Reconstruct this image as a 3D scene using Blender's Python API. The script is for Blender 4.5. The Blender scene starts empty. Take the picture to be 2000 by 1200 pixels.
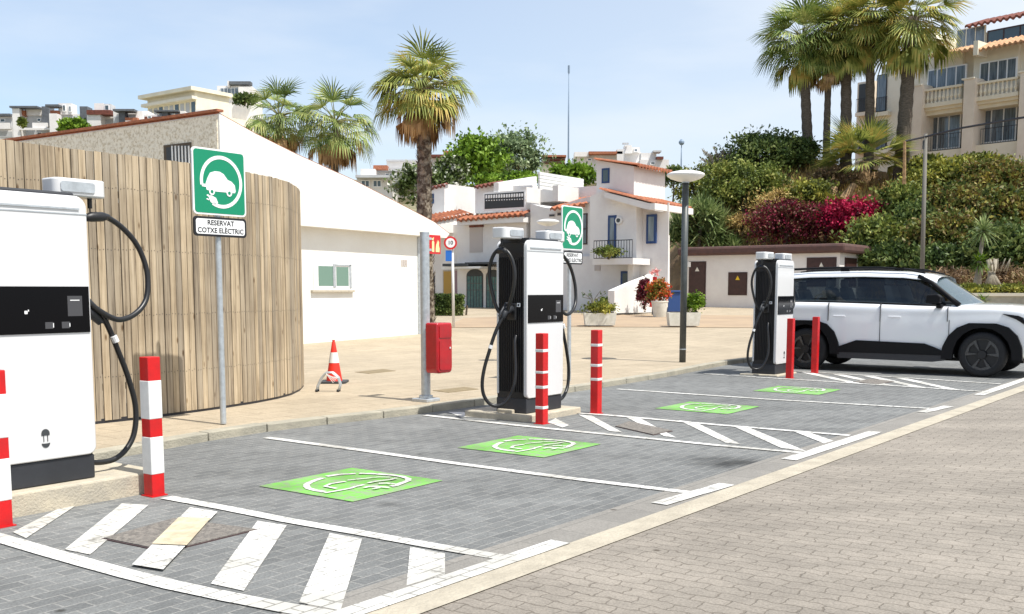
import bpy, bmesh, math, random
import numpy as np
from mathutils import Vector, Matrix
R = math.radians
SC = bpy.context.scene
COL = SC.collection
random.seed(7)
RNG = np.random.default_rng(11)

# ------------------------------------------------------------------ camera
CX, PY, FL, CAMH = 1000.0, 777.0, 2000.0, 1.5      # pixels of the 2000x1200 photograph
TILT = math.atan(210 / 2000)
cam_d = bpy.data.cameras.new('camera'); cam = bpy.data.objects.new('camera', cam_d); COL.objects.link(cam)
cam.location = (0, 0, CAMH); cam.rotation_euler = (math.pi / 2 - TILT, 0, 0)
cam_d.sensor_width = 36; cam_d.lens = 36; cam_d.shift_y = 0.0885
cam_d.clip_start = .05; cam_d.clip_end = 3000
SC.camera = cam
# ------------------------------------------------------------------ light
SUN_AZ = Vector((.803, -.593)).normalized(); SUN_EL = R(62)
sunv = Vector((SUN_AZ.x * math.cos(SUN_EL), SUN_AZ.y * math.cos(SUN_EL), math.sin(SUN_EL)))
sd = bpy.data.lights.new('sun', 'SUN'); sd.energy = 4.6; sd.angle = R(.53); sd.color = (1, .965, .9)
so = bpy.data.objects.new('sun', sd); COL.objects.link(so)
so.rotation_euler = (-sunv).to_track_quat('-Z', 'Y').to_euler(); so.location = (20, -20, 40)
w = bpy.data.worlds.new('World'); SC.world = w; w.use_nodes = True
nt = w.node_tree; nt.nodes.clear()
sky = nt.nodes.new('ShaderNodeTexSky'); sky.sky_type = 'NISHITA'; sky.sun_disc = False
sky.sun_elevation = SUN_EL; sky.sun_rotation = math.atan2(SUN_AZ.x, SUN_AZ.y)
sky.air_density = 1.0; sky.dust_density = 1.2; sky.ozone_density = 1.2; sky.altitude = 0
bg = nt.nodes.new('ShaderNodeBackground'); bg.inputs[1].default_value = .15
wo = nt.nodes.new('ShaderNodeOutputWorld')
tc = nt.nodes.new('ShaderNodeTexCoord'); mp = nt.nodes.new('ShaderNodeMapping'); mp.inputs['Scale'].default_value = (1.2, 1.2, 5)
nz = nt.nodes.new('ShaderNodeTexNoise'); nz.inputs['Scale'].default_value = 2.2; nz.inputs['Detail'].default_value = 6
cr = nt.nodes.new('ShaderNodeValToRGB'); cr.color_ramp.elements[0].position = .42; cr.color_ramp.elements[1].position = .78
cr.color_ramp.elements[0].color = (.42, .42, .42, 1); cr.color_ramp.elements[1].color = (1, 1, 1, 1)
mx = nt.nodes.new('ShaderNodeMixRGB'); mx.inputs[2].default_value = (4.5, 4.9, 5.4, 1)
L = nt.links.new
L(tc.outputs['Generated'], mp.inputs[0]); L(mp.outputs[0], nz.inputs['Vector']); L(nz.outputs['Fac'], cr.inputs[0])
sx = nt.nodes.new('ShaderNodeSeparateXYZ'); sm = nt.nodes.new('ShaderNodeMath'); sm.operation = 'MULTIPLY_ADD'; sm.use_clamp = True; sm.inputs[1].default_value = .7
L(tc.outputs['Generated'], sx.inputs[0]); L(sx.outputs[0], sm.inputs[0]); L(cr.outputs[0], sm.inputs[2]); L(sm.outputs[0], mx.inputs[0]); L(sky.outputs[0], mx.inputs[1]); L(mx.outputs[0], bg.inputs[0]); L(bg.outputs[0], wo.inputs[0])
SC.view_settings.view_transform = 'Standard'; SC.view_settings.look = 'None'
SC.view_settings.exposure = 0.36; SC.view_settings.gamma = 1
SC.cycles.max_bounces = 6; SC.cycles.transparent_max_bounces = 8

# ------------------------------------------------------------------ pixel -> world helpers
CAM = Vector((0, 0, CAMH))
def ray(px, py):
    a = (px - CX) / FL; b = -(py - PY) / FL
    return Vector((a, math.cos(TILT) + b * math.sin(TILT), -math.sin(TILT) + b * math.cos(TILT)))
def at(px, py, Y):
    d = ray(px, py); return CAM + d * (Y / d.y)
def G(px, py, z=0.0):
    d = ray(px, py); return CAM + d * ((z - CAMH) / d.z)
def pave_z(Y):
    return .08 + (0 if Y < 22 else .02 * (min(Y, 62) - 22))
def GP(px, py):
    d = ray(px, py); lo, hi = 3.0, 90.0
    for _ in range(50):
        m = (lo + hi) / 2; z = CAMH + d.z / d.y * m
        if z > pave_z(m): lo = m
        else: hi = m
    p = CAM + d * (lo / d.y); p.z = pave_z(lo); return p
def proj(p):
    q = Vector(p) - CAM
    f = q.y * math.cos(TILT) - q.z * math.sin(TILT); up = q.y * math.sin(TILT) + q.z * math.cos(TILT)
    return CX + FL * q.x / f, PY - FL * up / f
U = Vector((.585, .811, 0)).normalized(); V = Vector((-U.y, U.x, 0))
UANG = math.atan2(U.y, U.x)

# ------------------------------------------------------------------ materials
def nodes(name):
    m = bpy.data.materials.new(name); m.use_nodes = True
    n = m.node_tree.nodes; l = m.node_tree.links.new
    return m, n, l, n['Principled BSDF']
def setc(s, c): s.default_value = (*c, 1) if len(c) == 3 else c
def mat(name, c, rough=.6, metal=0, var=0.0, scale=3.0, c2=None, bump=0.0, bscale=40.0, spec=.5, coat=0, detail=5, lo=.35, hi=.65, emit=None, stretch=None):
    m, n, l, b = nodes(name)
    setc(b.inputs['Base Color'], c); b.inputs['Roughness'].default_value = rough; b.inputs['Metallic'].default_value = metal
    b.inputs['Specular IOR Level'].default_value = spec
    b.inputs['Coat Weight'].default_value = coat; b.inputs['Coat Roughness'].default_value = .04
    t = n.new('ShaderNodeTexCoord'); src = t.outputs['Object']
    if stretch:
        mm = n.new('ShaderNodeMapping'); mm.inputs['Scale'].default_value = stretch; l(src, mm.inputs[0]); src = mm.outputs[0]
    if var or c2:
        if c2 is None: c2 = tuple(min(1, x * (1 - var)) for x in c)
        z = n.new('ShaderNodeTexNoise'); z.inputs['Scale'].default_value = scale; z.inputs['Detail'].default_value = detail; z.inputs['Roughness'].default_value = .65
        l(src, z.inputs['Vector'])
        r = n.new('ShaderNodeValToRGB'); r.color_ramp.elements[0].position = lo; r.color_ramp.elements[1].position = hi
        setc(r.color_ramp.elements[0], c) if False else None
        r.color_ramp.elements[0].color = (*c, 1); r.color_ramp.elements[1].color = (*c2, 1)
        l(z.outputs['Fac'], r.inputs[0]); l(r.outputs[0], b.inputs['Base Color'])
    if bump:
        z = n.new('ShaderNodeTexNoise'); z.inputs['Scale'].default_value = bscale; z.inputs['Detail'].default_value = 4
        l(src, z.inputs['Vector'])
        bp = n.new('ShaderNodeBump'); bp.inputs['Strength'].default_value = bump; bp.inputs['Distance'].default_value = .02
        l(z.outputs['Fac'], bp.inputs['Height']); l(bp.outputs[0], b.inputs['Normal'])
    return m
def leafmat(name, cols, rough=.55, trans=.25):
    if name not in ('pale_grass_plume', 'flowering_oleander_leaf', 'dark_crimson_bougainvillea'): cols = [tuple(min(.75, x * 1.25) for x in c) for c in cols]
    m, n, l, b = nodes(name)
    g = n.new('ShaderNodeNewGeometry'); r = n.new('ShaderNodeValToRGB'); r.color_ramp.interpolation = 'LINEAR'
    el = r.color_ramp.elements
    for i, c in enumerate(cols):
        p = i / max(1, len(cols) - 1)
        if i < 2: e = el[i]; e.position = p
        else: e = el.new(p)
        e.color = (*c, 1)
    if len(cols) > 2:
        for i, e in enumerate(sorted(el, key=lambda q: q.position)): pass
        for i, c in enumerate(cols): el[i].position = i / (len(cols) - 1); el[i].color = (*c, 1)
    t = n.new('ShaderNodeTexCoord'); z = n.new('ShaderNodeTexNoise'); z.inputs['Scale'].default_value = 1.1; z.inputs['Detail'].default_value = 2
    l(t.outputs['Object'], z.inputs['Vector'])
    a = n.new('ShaderNodeMath'); a.operation = 'MULTIPLY_ADD'; a.inputs[1].default_value = .55
    mr = n.new('ShaderNodeMath'); mr.operation = 'MULTIPLY_ADD'; mr.inputs[1].default_value = 2.4; mr.inputs[2].default_value = -.95
    l(z.outputs['Fac'], mr.inputs[0]); l(g.outputs['Random Per Island'], a.inputs[0]); l(mr.outputs[0], a.inputs[2])
    l(a.outputs[0], r.inputs[0]); l(r.outputs[0], b.inputs['Base Color'])
    b.inputs['Roughness'].default_value = rough; b.inputs['Specular IOR Level'].default_value = .3
    tr = n.new('ShaderNodeBsdfTranslucent'); l(r.outputs[0], tr.inputs[0])
    ms = n.new('ShaderNodeMixShader'); ms.inputs[0].default_value = trans
    l(b.outputs[0], ms.inputs[1]); l(tr.outputs[0], ms.inputs[2]); l(ms.outputs[0], n['Material Output'].inputs[0])
    return m
def paver(name, c1, c2, mortar, bw, bh, ang, msize=.02, dist=0.0, streak=0.0, stain=None, var=.35, offset=.5, bump=.4, bigc=None, edge=None):
    """brick-bond block paving in a rotated ground frame, soft dirt variation on top"""
    m, n, l, b = nodes(name)
    t = n.new('ShaderNodeTexCoord'); mp = n.new('ShaderNodeMapping'); mp.inputs['Rotation'].default_value = (0, 0, -ang)
    l(t.outputs['Object'], mp.inputs[0]); vec = mp.outputs[0]
    if dist:
        z0 = n.new('ShaderNodeTexNoise'); z0.inputs['Scale'].default_value = 9; z0.inputs['Detail'].default_value = 2; l(vec, z0.inputs['Vector'])
        vm = n.new('ShaderNodeVectorMath'); vm.operation = 'MULTIPLY_ADD'; vm.inputs[1].default_value = (dist, dist, 0)
        l(z0.outputs['Color'], vm.inputs[0]); l(vec, vm.inputs[2]); vec = vm.outputs[0]
    br = n.new('ShaderNodeTexBrick'); br.inputs['Scale'].default_value = 1; br.inputs['Brick Width'].default_value = bw
    br.inputs['Row Height'].default_value = bh; br.inputs['Mortar Size'].default_value = msize * bh; br.inputs['Mortar Smooth'].default_value = .3
    br.offset = offset; br.inputs['Bias'].default_value = 0
    setc(br.inputs['Color1'], c1); setc(br.inputs['Color2'], c2); setc(br.inputs['Mortar'], mortar)
    l(vec, br.inputs['Vector'])
    col = br.outputs['Color']
    def mul(col, scale, lo, hi, k, det=6, tint=None):
        z = n.new('ShaderNodeTexNoise'); z.inputs['Scale'].default_value = scale; z.inputs['Detail'].default_value = det; z.inputs['Roughness'].default_value = .7
        l(t.outputs['Object'], z.inputs['Vector'])
        r = n.new('ShaderNodeValToRGB'); r.color_ramp.elements[0].position = lo; r.color_ramp.elements[1].position = hi
        r.color_ramp.elements[0].color = (*(tint or (k, k, k)), 1); r.color_ramp.elements[1].color = (1.0, 1.0, 1.0, 1)
        l(z.outputs['Fac'], r.inputs[0])
        x = n.new('ShaderNodeMixRGB'); x.blend_type = 'MULTIPLY'; x.inputs[0].default_value = 1; l(col, x.inputs[1]); l(r.outputs[0], x.inputs[2]); return x.outputs[0]
    col = mul(col, .55, .3, .65, 1 - var, tint=bigc)
    col = mul(col, 7, .35, .6, 1 - var * .5)
    col = mul(col, 70, .32, .62, 1 - var * 1.3, 3)
    vo = n.new('ShaderNodeTexVoronoi'); vo.inputs['Scale'].default_value = 1.6; l(t.outputs['Object'], vo.inputs['Vector'])
    rv = n.new('ShaderNodeValToRGB'); rv.color_ramp.elements[0].position = .02; rv.color_ramp.elements[0].color = (.4, .38, .35, 1); rv.color_ramp.elements[1].position = .05; rv.color_ramp.elements[1].color = (1, 1, 1, 1); l(vo.outputs['Distance'], rv.inputs[0])
    x = n.new('ShaderNodeMixRGB'); x.blend_type = 'MULTIPLY'; x.inputs[0].default_value = 1; l(col, x.inputs[1]); l(rv.outputs[0], x.inputs[2]); col = x.outputs[0]
    if streak:   # faint tyre tracks along the road
        m2 = n.new('ShaderNodeMapping'); m2.inputs['Rotation'].default_value = (0, 0, -UANG); m2.inputs['Scale'].default_value = (.12, 2.2, 1); l(t.outputs['Object'], m2.inputs[0])
        z = n.new('ShaderNodeTexNoise'); z.inputs['Scale'].default_value = 1; z.inputs['Detail'].default_value = 5; l(m2.outputs[0], z.inputs['Vector'])
        r = n.new('ShaderNodeValToRGB'); r.color_ramp.elements[0].position = .36; r.color_ramp.elements[1].position = .6; k = 1 - streak
        r.color_ramp.elements[0].color = (k, k, k, 1); r.color_ramp.elements[1].color = (1, 1, 1, 1); l(z.outputs['Fac'], r.inputs[0])
        x = n.new('ShaderNodeMixRGB'); x.blend_type = 'MULTIPLY'; x.inputs[0].default_value = 1; l(col, x.inputs[1]); l(r.outputs[0], x.inputs[2]); col = x.outputs[0]
    if stain:
        for (sx, sy, sr, dark) in stain:
            v = n.new('ShaderNodeVectorMath'); v.operation = 'SUBTRACT'; v.inputs[1].default_value = (sx, sy, 0); l(t.outputs['Object'], v.inputs[0])
            z = n.new('ShaderNodeTexNoise'); z.inputs['Scale'].default_value = 5; l(t.outputs['Object'], z.inputs['Vector'])
            vl = n.new('ShaderNodeVectorMath'); vl.operation = 'LENGTH'; l(v.outputs[0], vl.inputs[0])
            ad = n.new('ShaderNodeMath'); ad.operation = 'MULTIPLY_ADD'; ad.inputs[1].default_value = sr * 1.2; l(z.outputs['Fac'], ad.inputs[0]); l(vl.outputs['Value'], ad.inputs[2])
            mr = n.new('ShaderNodeMapRange'); mr.inputs[1].default_value = sr * .7; mr.inputs[2].default_value = sr * 1.6; mr.inputs[3].default_value = dark; mr.inputs[4].default_value = 1
            l(ad.outputs[0], mr.inputs[0])
            x = n.new('ShaderNodeMixRGB'); x.blend_type = 'MULTIPLY'; x.inputs[0].default_value = 1; l(col, x.inputs[1]); l(mr.outputs[0], x.inputs[2]); col = x.outputs[0]
    l(col, b.inputs['Base Color']); b.inputs['Roughness'].default_value = .85; b.inputs['Specular IOR Level'].default_value = .25
    bp = n.new('ShaderNodeBump'); bp.inputs['Strength'].default_value = bump; bp.inputs['Distance'].default_value = .01; bp.invert = True
    l(br.outputs['Fac'], bp.inputs['Height'])
    z = n.new('ShaderNodeTexNoise'); z.inputs['Scale'].default_value = 60; l(t.outputs['Object'], z.inputs['Vector'])
    b2 = n.new('ShaderNodeBump'); b2.inputs['Strength'].default_value = .25; b2.inputs['Distance'].default_value = .006
    l(z.outputs['Fac'], b2.inputs['Height']); l(bp.outputs[0], b2.inputs['Normal']); l(b2.outputs[0], b.inputs['Normal'])
    return m
M = {}
M['white'] = mat('white_powder_coat', (.66, .66, .66), .35, coat=.2)
M['black'] = mat('black_plastic', (.012, .012, .014), .45)
M['dark'] = mat('dark_grey_metal', (.03, .033, .04), .5, var=.3)
M['rubber'] = mat('cable_rubber', (.012, .012, .013), .38)
M['glassblk'] = mat('black_screen_glass', (.003, .003, .004), .15, spec=.15)
M['galv'] = mat('galvanised_steel', (.56, .6, .63), .4, .45, var=.25, scale=14)
M['conc'] = mat('concrete_plinth', (.52, .46, .35), .9, c2=(.4, .36, .29), scale=6, bump=.4, bscale=60)
M['kerb'] = mat('kerb_stone', (.42, .385, .3), .9, c2=(.3, .28, .225), scale=3, bump=.5, bscale=50)
M['red'] = mat('red_paint', (.62, .006, .008), .4, c2=(.48, .008, .01), scale=9)
M['bwhite'] = mat('bollard_white_paint', (.78, .78, .76), .5, var=.12, scale=9)
M['cable_tag'] = mat('white_cable_tag', (.8, .8, .8), .4)
M['signgreen'] = mat('sign_green', (.0, .24, .12), .4)
M['signwhite'] = mat('sign_white', (.85, .85, .85), .4)
M['signblack'] = mat('sign_black', (.01, .01, .012), .4)
M['signred'] = mat('sign_red', (.6, .02, .02), .4)
M['signblue'] = mat('sign_blue', (.02, .15, .55), .4)
M['sboxred'] = mat('red_plastic_case', (.5, .004, .012), .25, coat=.5, c2=(.36, .003, .01), scale=4)
M['lamp'] = mat('opal_lamp_shade', (.78, .77, .74), .35)
M['lamppost'] = mat('grey_green_post_paint', (.075, .085, .085), .45, var=.3, scale=8)
M['wall'] = mat('white_render_wall', (.8, .79, .75), .9, c2=(.76, .74, .69), scale=1.2, bump=.35, bscale=25)
M['wallb'] = mat('painted_house_wall', (.78, .76, .73), .9, c2=(.7, .67, .65), scale=.9, bump=.2, bscale=15)
M['rough'] = mat('roughcast_wall', (.84, .78, .65), .95, c2=(.52, .44, .31), scale=13, lo=.46, hi=.66, bump=1.0, bscale=10)
M['tile'] = mat('terracotta_tile', (.44, .155, .075), .85, c2=(.27, .1, .055), scale=7, lo=.4, hi=.6)
M['tileo'] = mat('orange_clay_tile', (.58, .36, .2), .85, c2=(.38, .2, .11), scale=5)
M['tiled'] = mat('dark_clay_tile', (.2, .06, .04), .85, c2=(.1, .03, .02), scale=5)
M['brown'] = mat('brown_fascia', (.12, .06, .05), .8, c2=(.08, .045, .04), scale=4)
M['bdoor'] = mat('dark_brown_door', (.055, .022, .02), .5, c2=(.035, .015, .013), scale=6)
M['blue'] = mat('blue_painted_wood', (.015, .05, .16), .45)
M['glass'] = mat('window_glass', (.05, .075, .085), .05, spec=.8)
M['glassg'] = mat('frosted_green_glass', (.16, .26, .21), .2)
M['glassl'] = mat('pale_curtained_glass', (.2, .24, .28), .08, c2=(.07, .09, .11), scale=2.5, spec=.8, stretch=(3, 3, .3))
M['teal'] = mat('teal_door_glass', (.03, .11, .12), .12, c2=(.1, .2, .18), scale=5)
M['shutter'] = mat('beige_shutter', (.5, .45, .42), .7)
M['cream'] = mat('cream_render', (.84, .78, .65), .9, c2=(.75, .69, .56), scale=.5, bump=.15, bscale=10)
M['creamp'] = mat('pale_cream_render', (.86, .79, .63), .9, c2=(.76, .69, .54), scale=.6)
M['pink'] = mat('pinkish_pier_render', (.82, .72, .6), .9, c2=(.72, .62, .5), scale=.7)
M['iron'] = mat('dark_iron', (.02, .02, .025), .5)
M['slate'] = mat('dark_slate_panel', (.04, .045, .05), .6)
M['pot'] = mat('white_stone_planter', (.74, .72, .65), .85, c2=(.6, .58, .5), scale=5, bump=.2)
M['soil'] = mat('soil', (.05, .035, .025), .95)
M['bin'] = mat('blue_bin_plastic', (.02, .06, .2), .4)
M['yellow'] = mat('yellow_warning', (.75, .5, .01), .5)
M['ochre'] = mat('ochre_door', (.45, .27, .05), .6)
M['mauve'] = mat('mauve_panel', (.3, .2, .22), .6)
M['linew'] = None
M['cone'] = mat('cone_orange_red', (.75, .03, .015), .45)
M['trunk'] = mat('palm_trunk_bark', (.16, .13, .1), .95, c2=(.07, .055, .04), scale=6, bump=.8, bscale=12, stretch=(1, 1, 4))
M['scaly'] = mat('scaly_palm_bark', (.3, .26, .2), .95, c2=(.07, .05, .035), scale=5, lo=.4, hi=.55, bump=1, bscale=8)
M['bark'] = mat('bark', (.13, .1, .07), .95, var=.4, bump=.5, bscale=10)
M['palebark'] = mat('pale_trunk_bark', (.35, .31, .24), .95, var=.4, scale=6)
M['stump'] = mat('cut_stump_wood', (.42, .28, .14), .95, c2=(.2, .12, .06), scale=6, bump=.6, bscale=10)
# car
M['cpaint'] = mat('white_car_paint', (.86, .87, .88), .25, coat=1)
M['cglass'] = mat('tinted_car_glass', (.012, .016, .022), .04, spec=.7, coat=.3)
M['wsglass'] = mat('windscreen_glass', (.06, .09, .11), .04, spec=1, coat=.5)
M['cblack'] = mat('black_car_cladding', (.006, .006, .007), .5, spec=.2)
M['cgrey'] = mat('grey_car_trim', (.045, .045, .048), .5, spec=.3)
M['tyre'] = mat('tyre_rubber', (.012, .012, .013), .75, bump=.2)
M['rim'] = mat('dark_alloy', (.03, .03, .033), .3, .5)
M['rimf'] = mat('machined_alloy_face', (.09, .09, .095), .25, .6)
M['hlight'] = mat('headlight_glass', (.1, .14, .2), .08, spec=1, coat=1)
M['chrome'] = mat('chrome', (.8, .8, .8), .12, 1)
def seeglass(name, tint, amt):
    m, n, l, b = nodes(name); setc(b.inputs['Base Color'], (.004, .006, .008)); b.inputs['Roughness'].default_value = .03; b.inputs['Specular IOR Level'].default_value = .8; b.inputs['Coat Weight'].default_value = .5
    tr = n.new('ShaderNodeBsdfTransparent'); setc(tr.inputs[0], tint); ms = n.new('ShaderNodeMixShader'); ms.inputs[0].default_value = amt
    l(b.outputs[0], ms.inputs[1]); l(tr.outputs[0], ms.inputs[2]); l(ms.outputs[0], n['Material Output'].inputs[0]); return m
M['cglass'] = seeglass('tinted_car_glass', (.5, .56, .58), .5)
M['wsglass'] = seeglass('windscreen_glass', (.75, .85, .85), .3); M['wsglass'].node_tree.nodes['Principled BSDF'].inputs['Base Color'].default_value = (.11, .16, .19, 1)  # bluish base colour paints the reflected sky into the windscreen
M['seat'] = mat('light_grey_car_seat', (.35, .35, .34), .7)
# wood with per-plank variation
def woodmat():
    m, n, l, b = nodes('weathered_pine_planks')
    g = n.new('ShaderNodeNewGeometry'); t = n.new('ShaderNodeTexCoord')
    mp = n.new('ShaderNodeMapping'); mp.inputs['Scale'].default_value = (26, 26, 1.1)
    add = n.new('ShaderNodeVectorMath'); add.operation = 'ADD'
    comb = n.new('ShaderNodeCombineXYZ'); mu = n.new('ShaderNodeMath'); mu.operation = 'MULTIPLY'; mu.inputs[1].default_value = 57
    l(g.outputs['Random Per Island'], mu.inputs[0]); l(mu.outputs[0], comb.inputs[2]); l(t.outputs['Object'], mp.inputs[0])
    l(mp.outputs[0], add.inputs[0]); l(comb.outputs[0], add.inputs[1])
    z = n.new('ShaderNodeTexNoise'); z.inputs['Scale'].default_value = 1; z.inputs['Detail'].default_value = 6; z.inputs['Roughness'].default_value = .65; l(add.outputs[0], z.inputs['Vector'])
    r = n.new('ShaderNodeValToRGB'); e = r.color_ramp.elements; e[0].position = .3; e[0].color = (.2, .155, .11, 1); e[1].position = .68; e[1].color = (.6, .51, .385, 1)
    k = e.new(.47); k.color = (.45, .37, .265, 1)
    l(z.outputs['Fac'], r.inputs[0])
    r2 = n.new('ShaderNodeValToRGB'); e = r2.color_ramp.elements; e[0].color = (.66, .66, .67, 1); e[1].color = (1.12, 1.07, .98, 1); l(g.outputs['Random Per Island'], r2.inputs[0])
    x = n.new('ShaderNodeMixRGB'); x.blend_type = 'MULTIPLY'; x.inputs[0].default_value = 1; l(r.outputs[0], x.inputs[1]); l(r2.outputs[0], x.inputs[2])
    z2 = n.new('ShaderNodeTexNoise'); z2.inputs['Scale'].default_value = 1.3; z2.inputs['Detail'].default_value = 4; l(t.outputs['Object'], z2.inputs['Vector'])
    r3 = n.new('ShaderNodeValToRGB'); e = r3.color_ramp.elements; e[0].position = .35; e[0].color = (.74, .72, .7, 1); e[1].position = .6; e[1].color = (1, 1, 1, 1); l(z2.outputs['Fac'], r3.inputs[0])
    y = n.new('ShaderNodeMixRGB'); y.blend_type = 'MULTIPLY'; y.inputs[0].default_value = 1; l(x.outputs[0], y.inputs[1]); l(r3.outputs[0], y.inputs[2])
    # knots
    vo = n.new('ShaderNodeTexVoronoi'); vo.inputs['Scale'].default_value = 1; vm = n.new('ShaderNodeMapping'); vm.inputs['Scale'].default_value = (7, 7, 2.6)
    l(t.outputs['Object'], vm.inputs[0]); l(vm.outputs[0], vo.inputs['Vector'])
    r4 = n.new('ShaderNodeValToRGB'); e = r4.color_ramp.elements; e[0].position = .05; e[0].color = (.35, .26, .17, 1); e[1].position = .13; e[1].color = (1, 1, 1, 1); l(vo.outputs['Distance'], r4.inputs[0])
    q = n.new('ShaderNodeMixRGB'); q.blend_type = 'MULTIPLY'; q.inputs[0].default_value = 1; l(y.outputs[0], q.inputs[1]); l(r4.outputs[0], q.inputs[2])
    l(q.outputs[0], b.inputs['Base Color']); b.inputs['Roughness'].default_value = .85
    bp = n.new('ShaderNodeBump'); bp.inputs['Strength'].default_value = .5; bp.inputs['Distance'].default_value = .01; l(z.outputs['Fac'], bp.inputs['Height']); l(bp.outputs[0], b.inputs['Normal'])
    return m
M['wood'] = woodmat()
def paintmat(name, c, under, wear=.62, ang=UANG):
    """road paint, worn through a little at the joints between the blocks"""
    m, n, l, b = nodes(name)
    t = n.new('ShaderNodeTexCoord'); mp = n.new('ShaderNodeMapping'); mp.inputs['Rotation'].default_value = (0, 0, -ang); l(t.outputs['Object'], mp.inputs[0])
    br = n.new('ShaderNodeTexBrick'); br.inputs['Scale'].default_value = 1; br.inputs['Brick Width'].default_value = .2; br.inputs['Row Height'].default_value = .1; br.inputs['Mortar Size'].default_value = .006
    br.inputs['Mortar Smooth'].default_value = .3; l(mp.outputs[0], br.inputs['Vector'])
    z = n.new('ShaderNodeTexNoise'); z.inputs['Scale'].default_value = 7; z.inputs['Detail'].default_value = 8; z.inputs['Roughness'].default_value = .75; l(t.outputs['Object'], z.inputs['Vector'])
    a = n.new('ShaderNodeMath'); a.operation = 'MULTIPLY_ADD'; a.inputs[1].default_value = .17; l(br.outputs['Fac'], a.inputs[0]); l(z.outputs['Fac'], a.inputs[2])
    r = n.new('ShaderNodeValToRGB'); r.color_ramp.elements[0].position = wear; r.color_ramp.elements[0].color = (*c, 1); r.color_ramp.elements[1].position = wear + .09; r.color_ramp.elements[1].color = (*under, 1)
    l(a.outputs[0], r.inputs[0])
    z2 = n.new('ShaderNodeTexNoise'); z2.inputs['Scale'].default_value = 1.5; l(t.outputs['Object'], z2.inputs['Vector'])
    r3 = n.new('ShaderNodeValToRGB'); e = r3.color_ramp.elements; e[0].position = .36; e[0].color = (.7, .69, .66, 1); e[1].position = .56; e[1].color = (1, 1, 1, 1); l(z2.outputs['Fac'], r3.inputs[0])
    x = n.new('ShaderNodeMixRGB'); x.blend_type = 'MULTIPLY'; x.inputs[0].default_value = 1; l(r.outputs[0], x.inputs[1]); l(r3.outputs[0], x.inputs[2])
    l(x.outputs[0], b.inputs['Base Color']); b.inputs['Roughness'].default_value = .75
    bp = n.new('ShaderNodeBump'); bp.inputs['Strength'].default_value = .5; bp.inputs['Distance'].default_value = .006; bp.invert = True
    l(br.outputs['Fac'], bp.inputs['Height']); l(bp.outputs[0], b.inputs['Normal'])
    return m
M['linew'] = paintmat('worn_white_road_paint', (.66, .65, .62), (.3, .29, .265), wear=.57)
M['lineg'] = paintmat('worn_green_road_paint', (.17, .47, .075), (.24, .32, .18), wear=.485)
LG = {
 'palm': leafmat('green_palm_frond', [(.04, .065, .016), (.1, .15, .035), (.21, .26, .07), (.34, .35, .12)]),
 'palmy': leafmat('yellow_green_palm_frond', [(.06, .085, .02), (.17, .21, .045), (.34, .35, .09), (.48, .36, .1)]),
 'dead': leafmat('dead_palm_frond', [(.08, .045, .02), (.2, .12, .05), (.34, .22, .1), (.45, .3, .12)], trans=.1),
 'bright': leafmat('bright_green_leaf', [(.03, .06, .008), (.08, .15, .012), (.16, .26, .02), (.22, .33, .05)]),
 'grey': leafmat('grey_green_leaf', [(.05, .08, .035), (.13, .18, .08), (.24, .31, .16), (.42, .48, .3)]),
 'dark': leafmat('dark_green_leaf', [(.02, .035, .01), (.05, .085, .022), (.1, .14, .035), (.16, .19, .06)]),
 'mid': leafmat('mid_green_leaf', [(.03, .045, .012), (.08, .11, .022), (.16, .2, .04), (.28, .28, .07)]),
 'olive': leafmat('olive_yellow_leaf', [(.03, .038, .012), (.1, .12, .022), (.21, .22, .035), (.36, .32, .06)]),
 'gold': leafmat('dry_golden_grass', [(.16, .1, .04), (.38, .26, .09), (.55, .4, .15), (.4, .36, .12)]),
 'boug': leafmat('magenta_bougainvillea', [(.06, .014, .018), (.2, .004, .025), (.36, .008, .05), (.46, .02, .08)], trans=.2),
 'bougd': leafmat('dark_crimson_bougainvillea', [(.03, .022, .012), (.11, .012, .022), (.22, .01, .04), (.09, .08, .022), (.15, .02, .03)], trans=.15),
 'olean': leafmat('flowering_oleander_leaf', [(.02, .03, .01), (.06, .09, .02), (.14, .2, .05), (.75, .74, .66)]),
 'under': leafmat('brown_undergrowth', [(.04, .028, .016), (.13, .085, .05), (.24, .15, .08), (.16, .15, .05)], trans=.05),
 'yucca': leafmat('yucca_leaf', [(.03, .05, .018), (.09, .13, .04), (.2, .26, .1), (.36, .4, .18)]),
 'hedge': leafmat('mixed_hedge_leaf', [(.022, .034, .012), (.07, .1, .022), (.15, .17, .035), (.13, .075, .03), (.3, .26, .05)]),
 'flower': leafmat('red_flower_bush_leaf', [(.05, .08, .015), (.14, .15, .02), (.5, .1, .03), (.55, .02, .03)]),
 'plume': leafmat('pale_grass_plume', [(.35, .3, .24), (.5, .44, .36), (.6, .55, .46)]),
}

# ------------------------------------------------------------------ object helpers
def tag(o, label=None, cat=None, group=None, kind=None):
    if label: o['label'] = label
    if cat: o['category'] = cat
    if group: o['group'] = group
    if kind: o['kind'] = kind
    return o
def thing(name, loc, label, cat, group=None, rz=0):
    o = bpy.data.objects.new(name, None); COL.objects.link(o); o.location = loc; o.rotation_euler = (0, 0, rz); o.empty_display_size = .2
    return tag(o, label, cat, group)
def xf(o):
    """matrix of a parentable object (only location and z rotation are used)"""
    m = Matrix.Translation(o.location) @ Matrix.Rotation(o.rotation_euler.z, 4, 'Z')
    return (xf(o.parent) @ m) if o.parent else m
def link(name, me, m, parent=None):
    o = bpy.data.objects.new(name, me); COL.objects.link(o)
    if m is not None:
        for q in (m if isinstance(m, list) else [m]): me.materials.append(q)
    if parent: o.parent = parent
    return o
def bev(o, wd=.01, seg=2, ang=40):
    b = o.modifiers.new('bevel', 'BEVEL'); b.width = wd; b.segments = seg; b.limit_method = 'ANGLE'; b.angle_limit = R(ang); b.harden_normals = False
    return o
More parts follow.
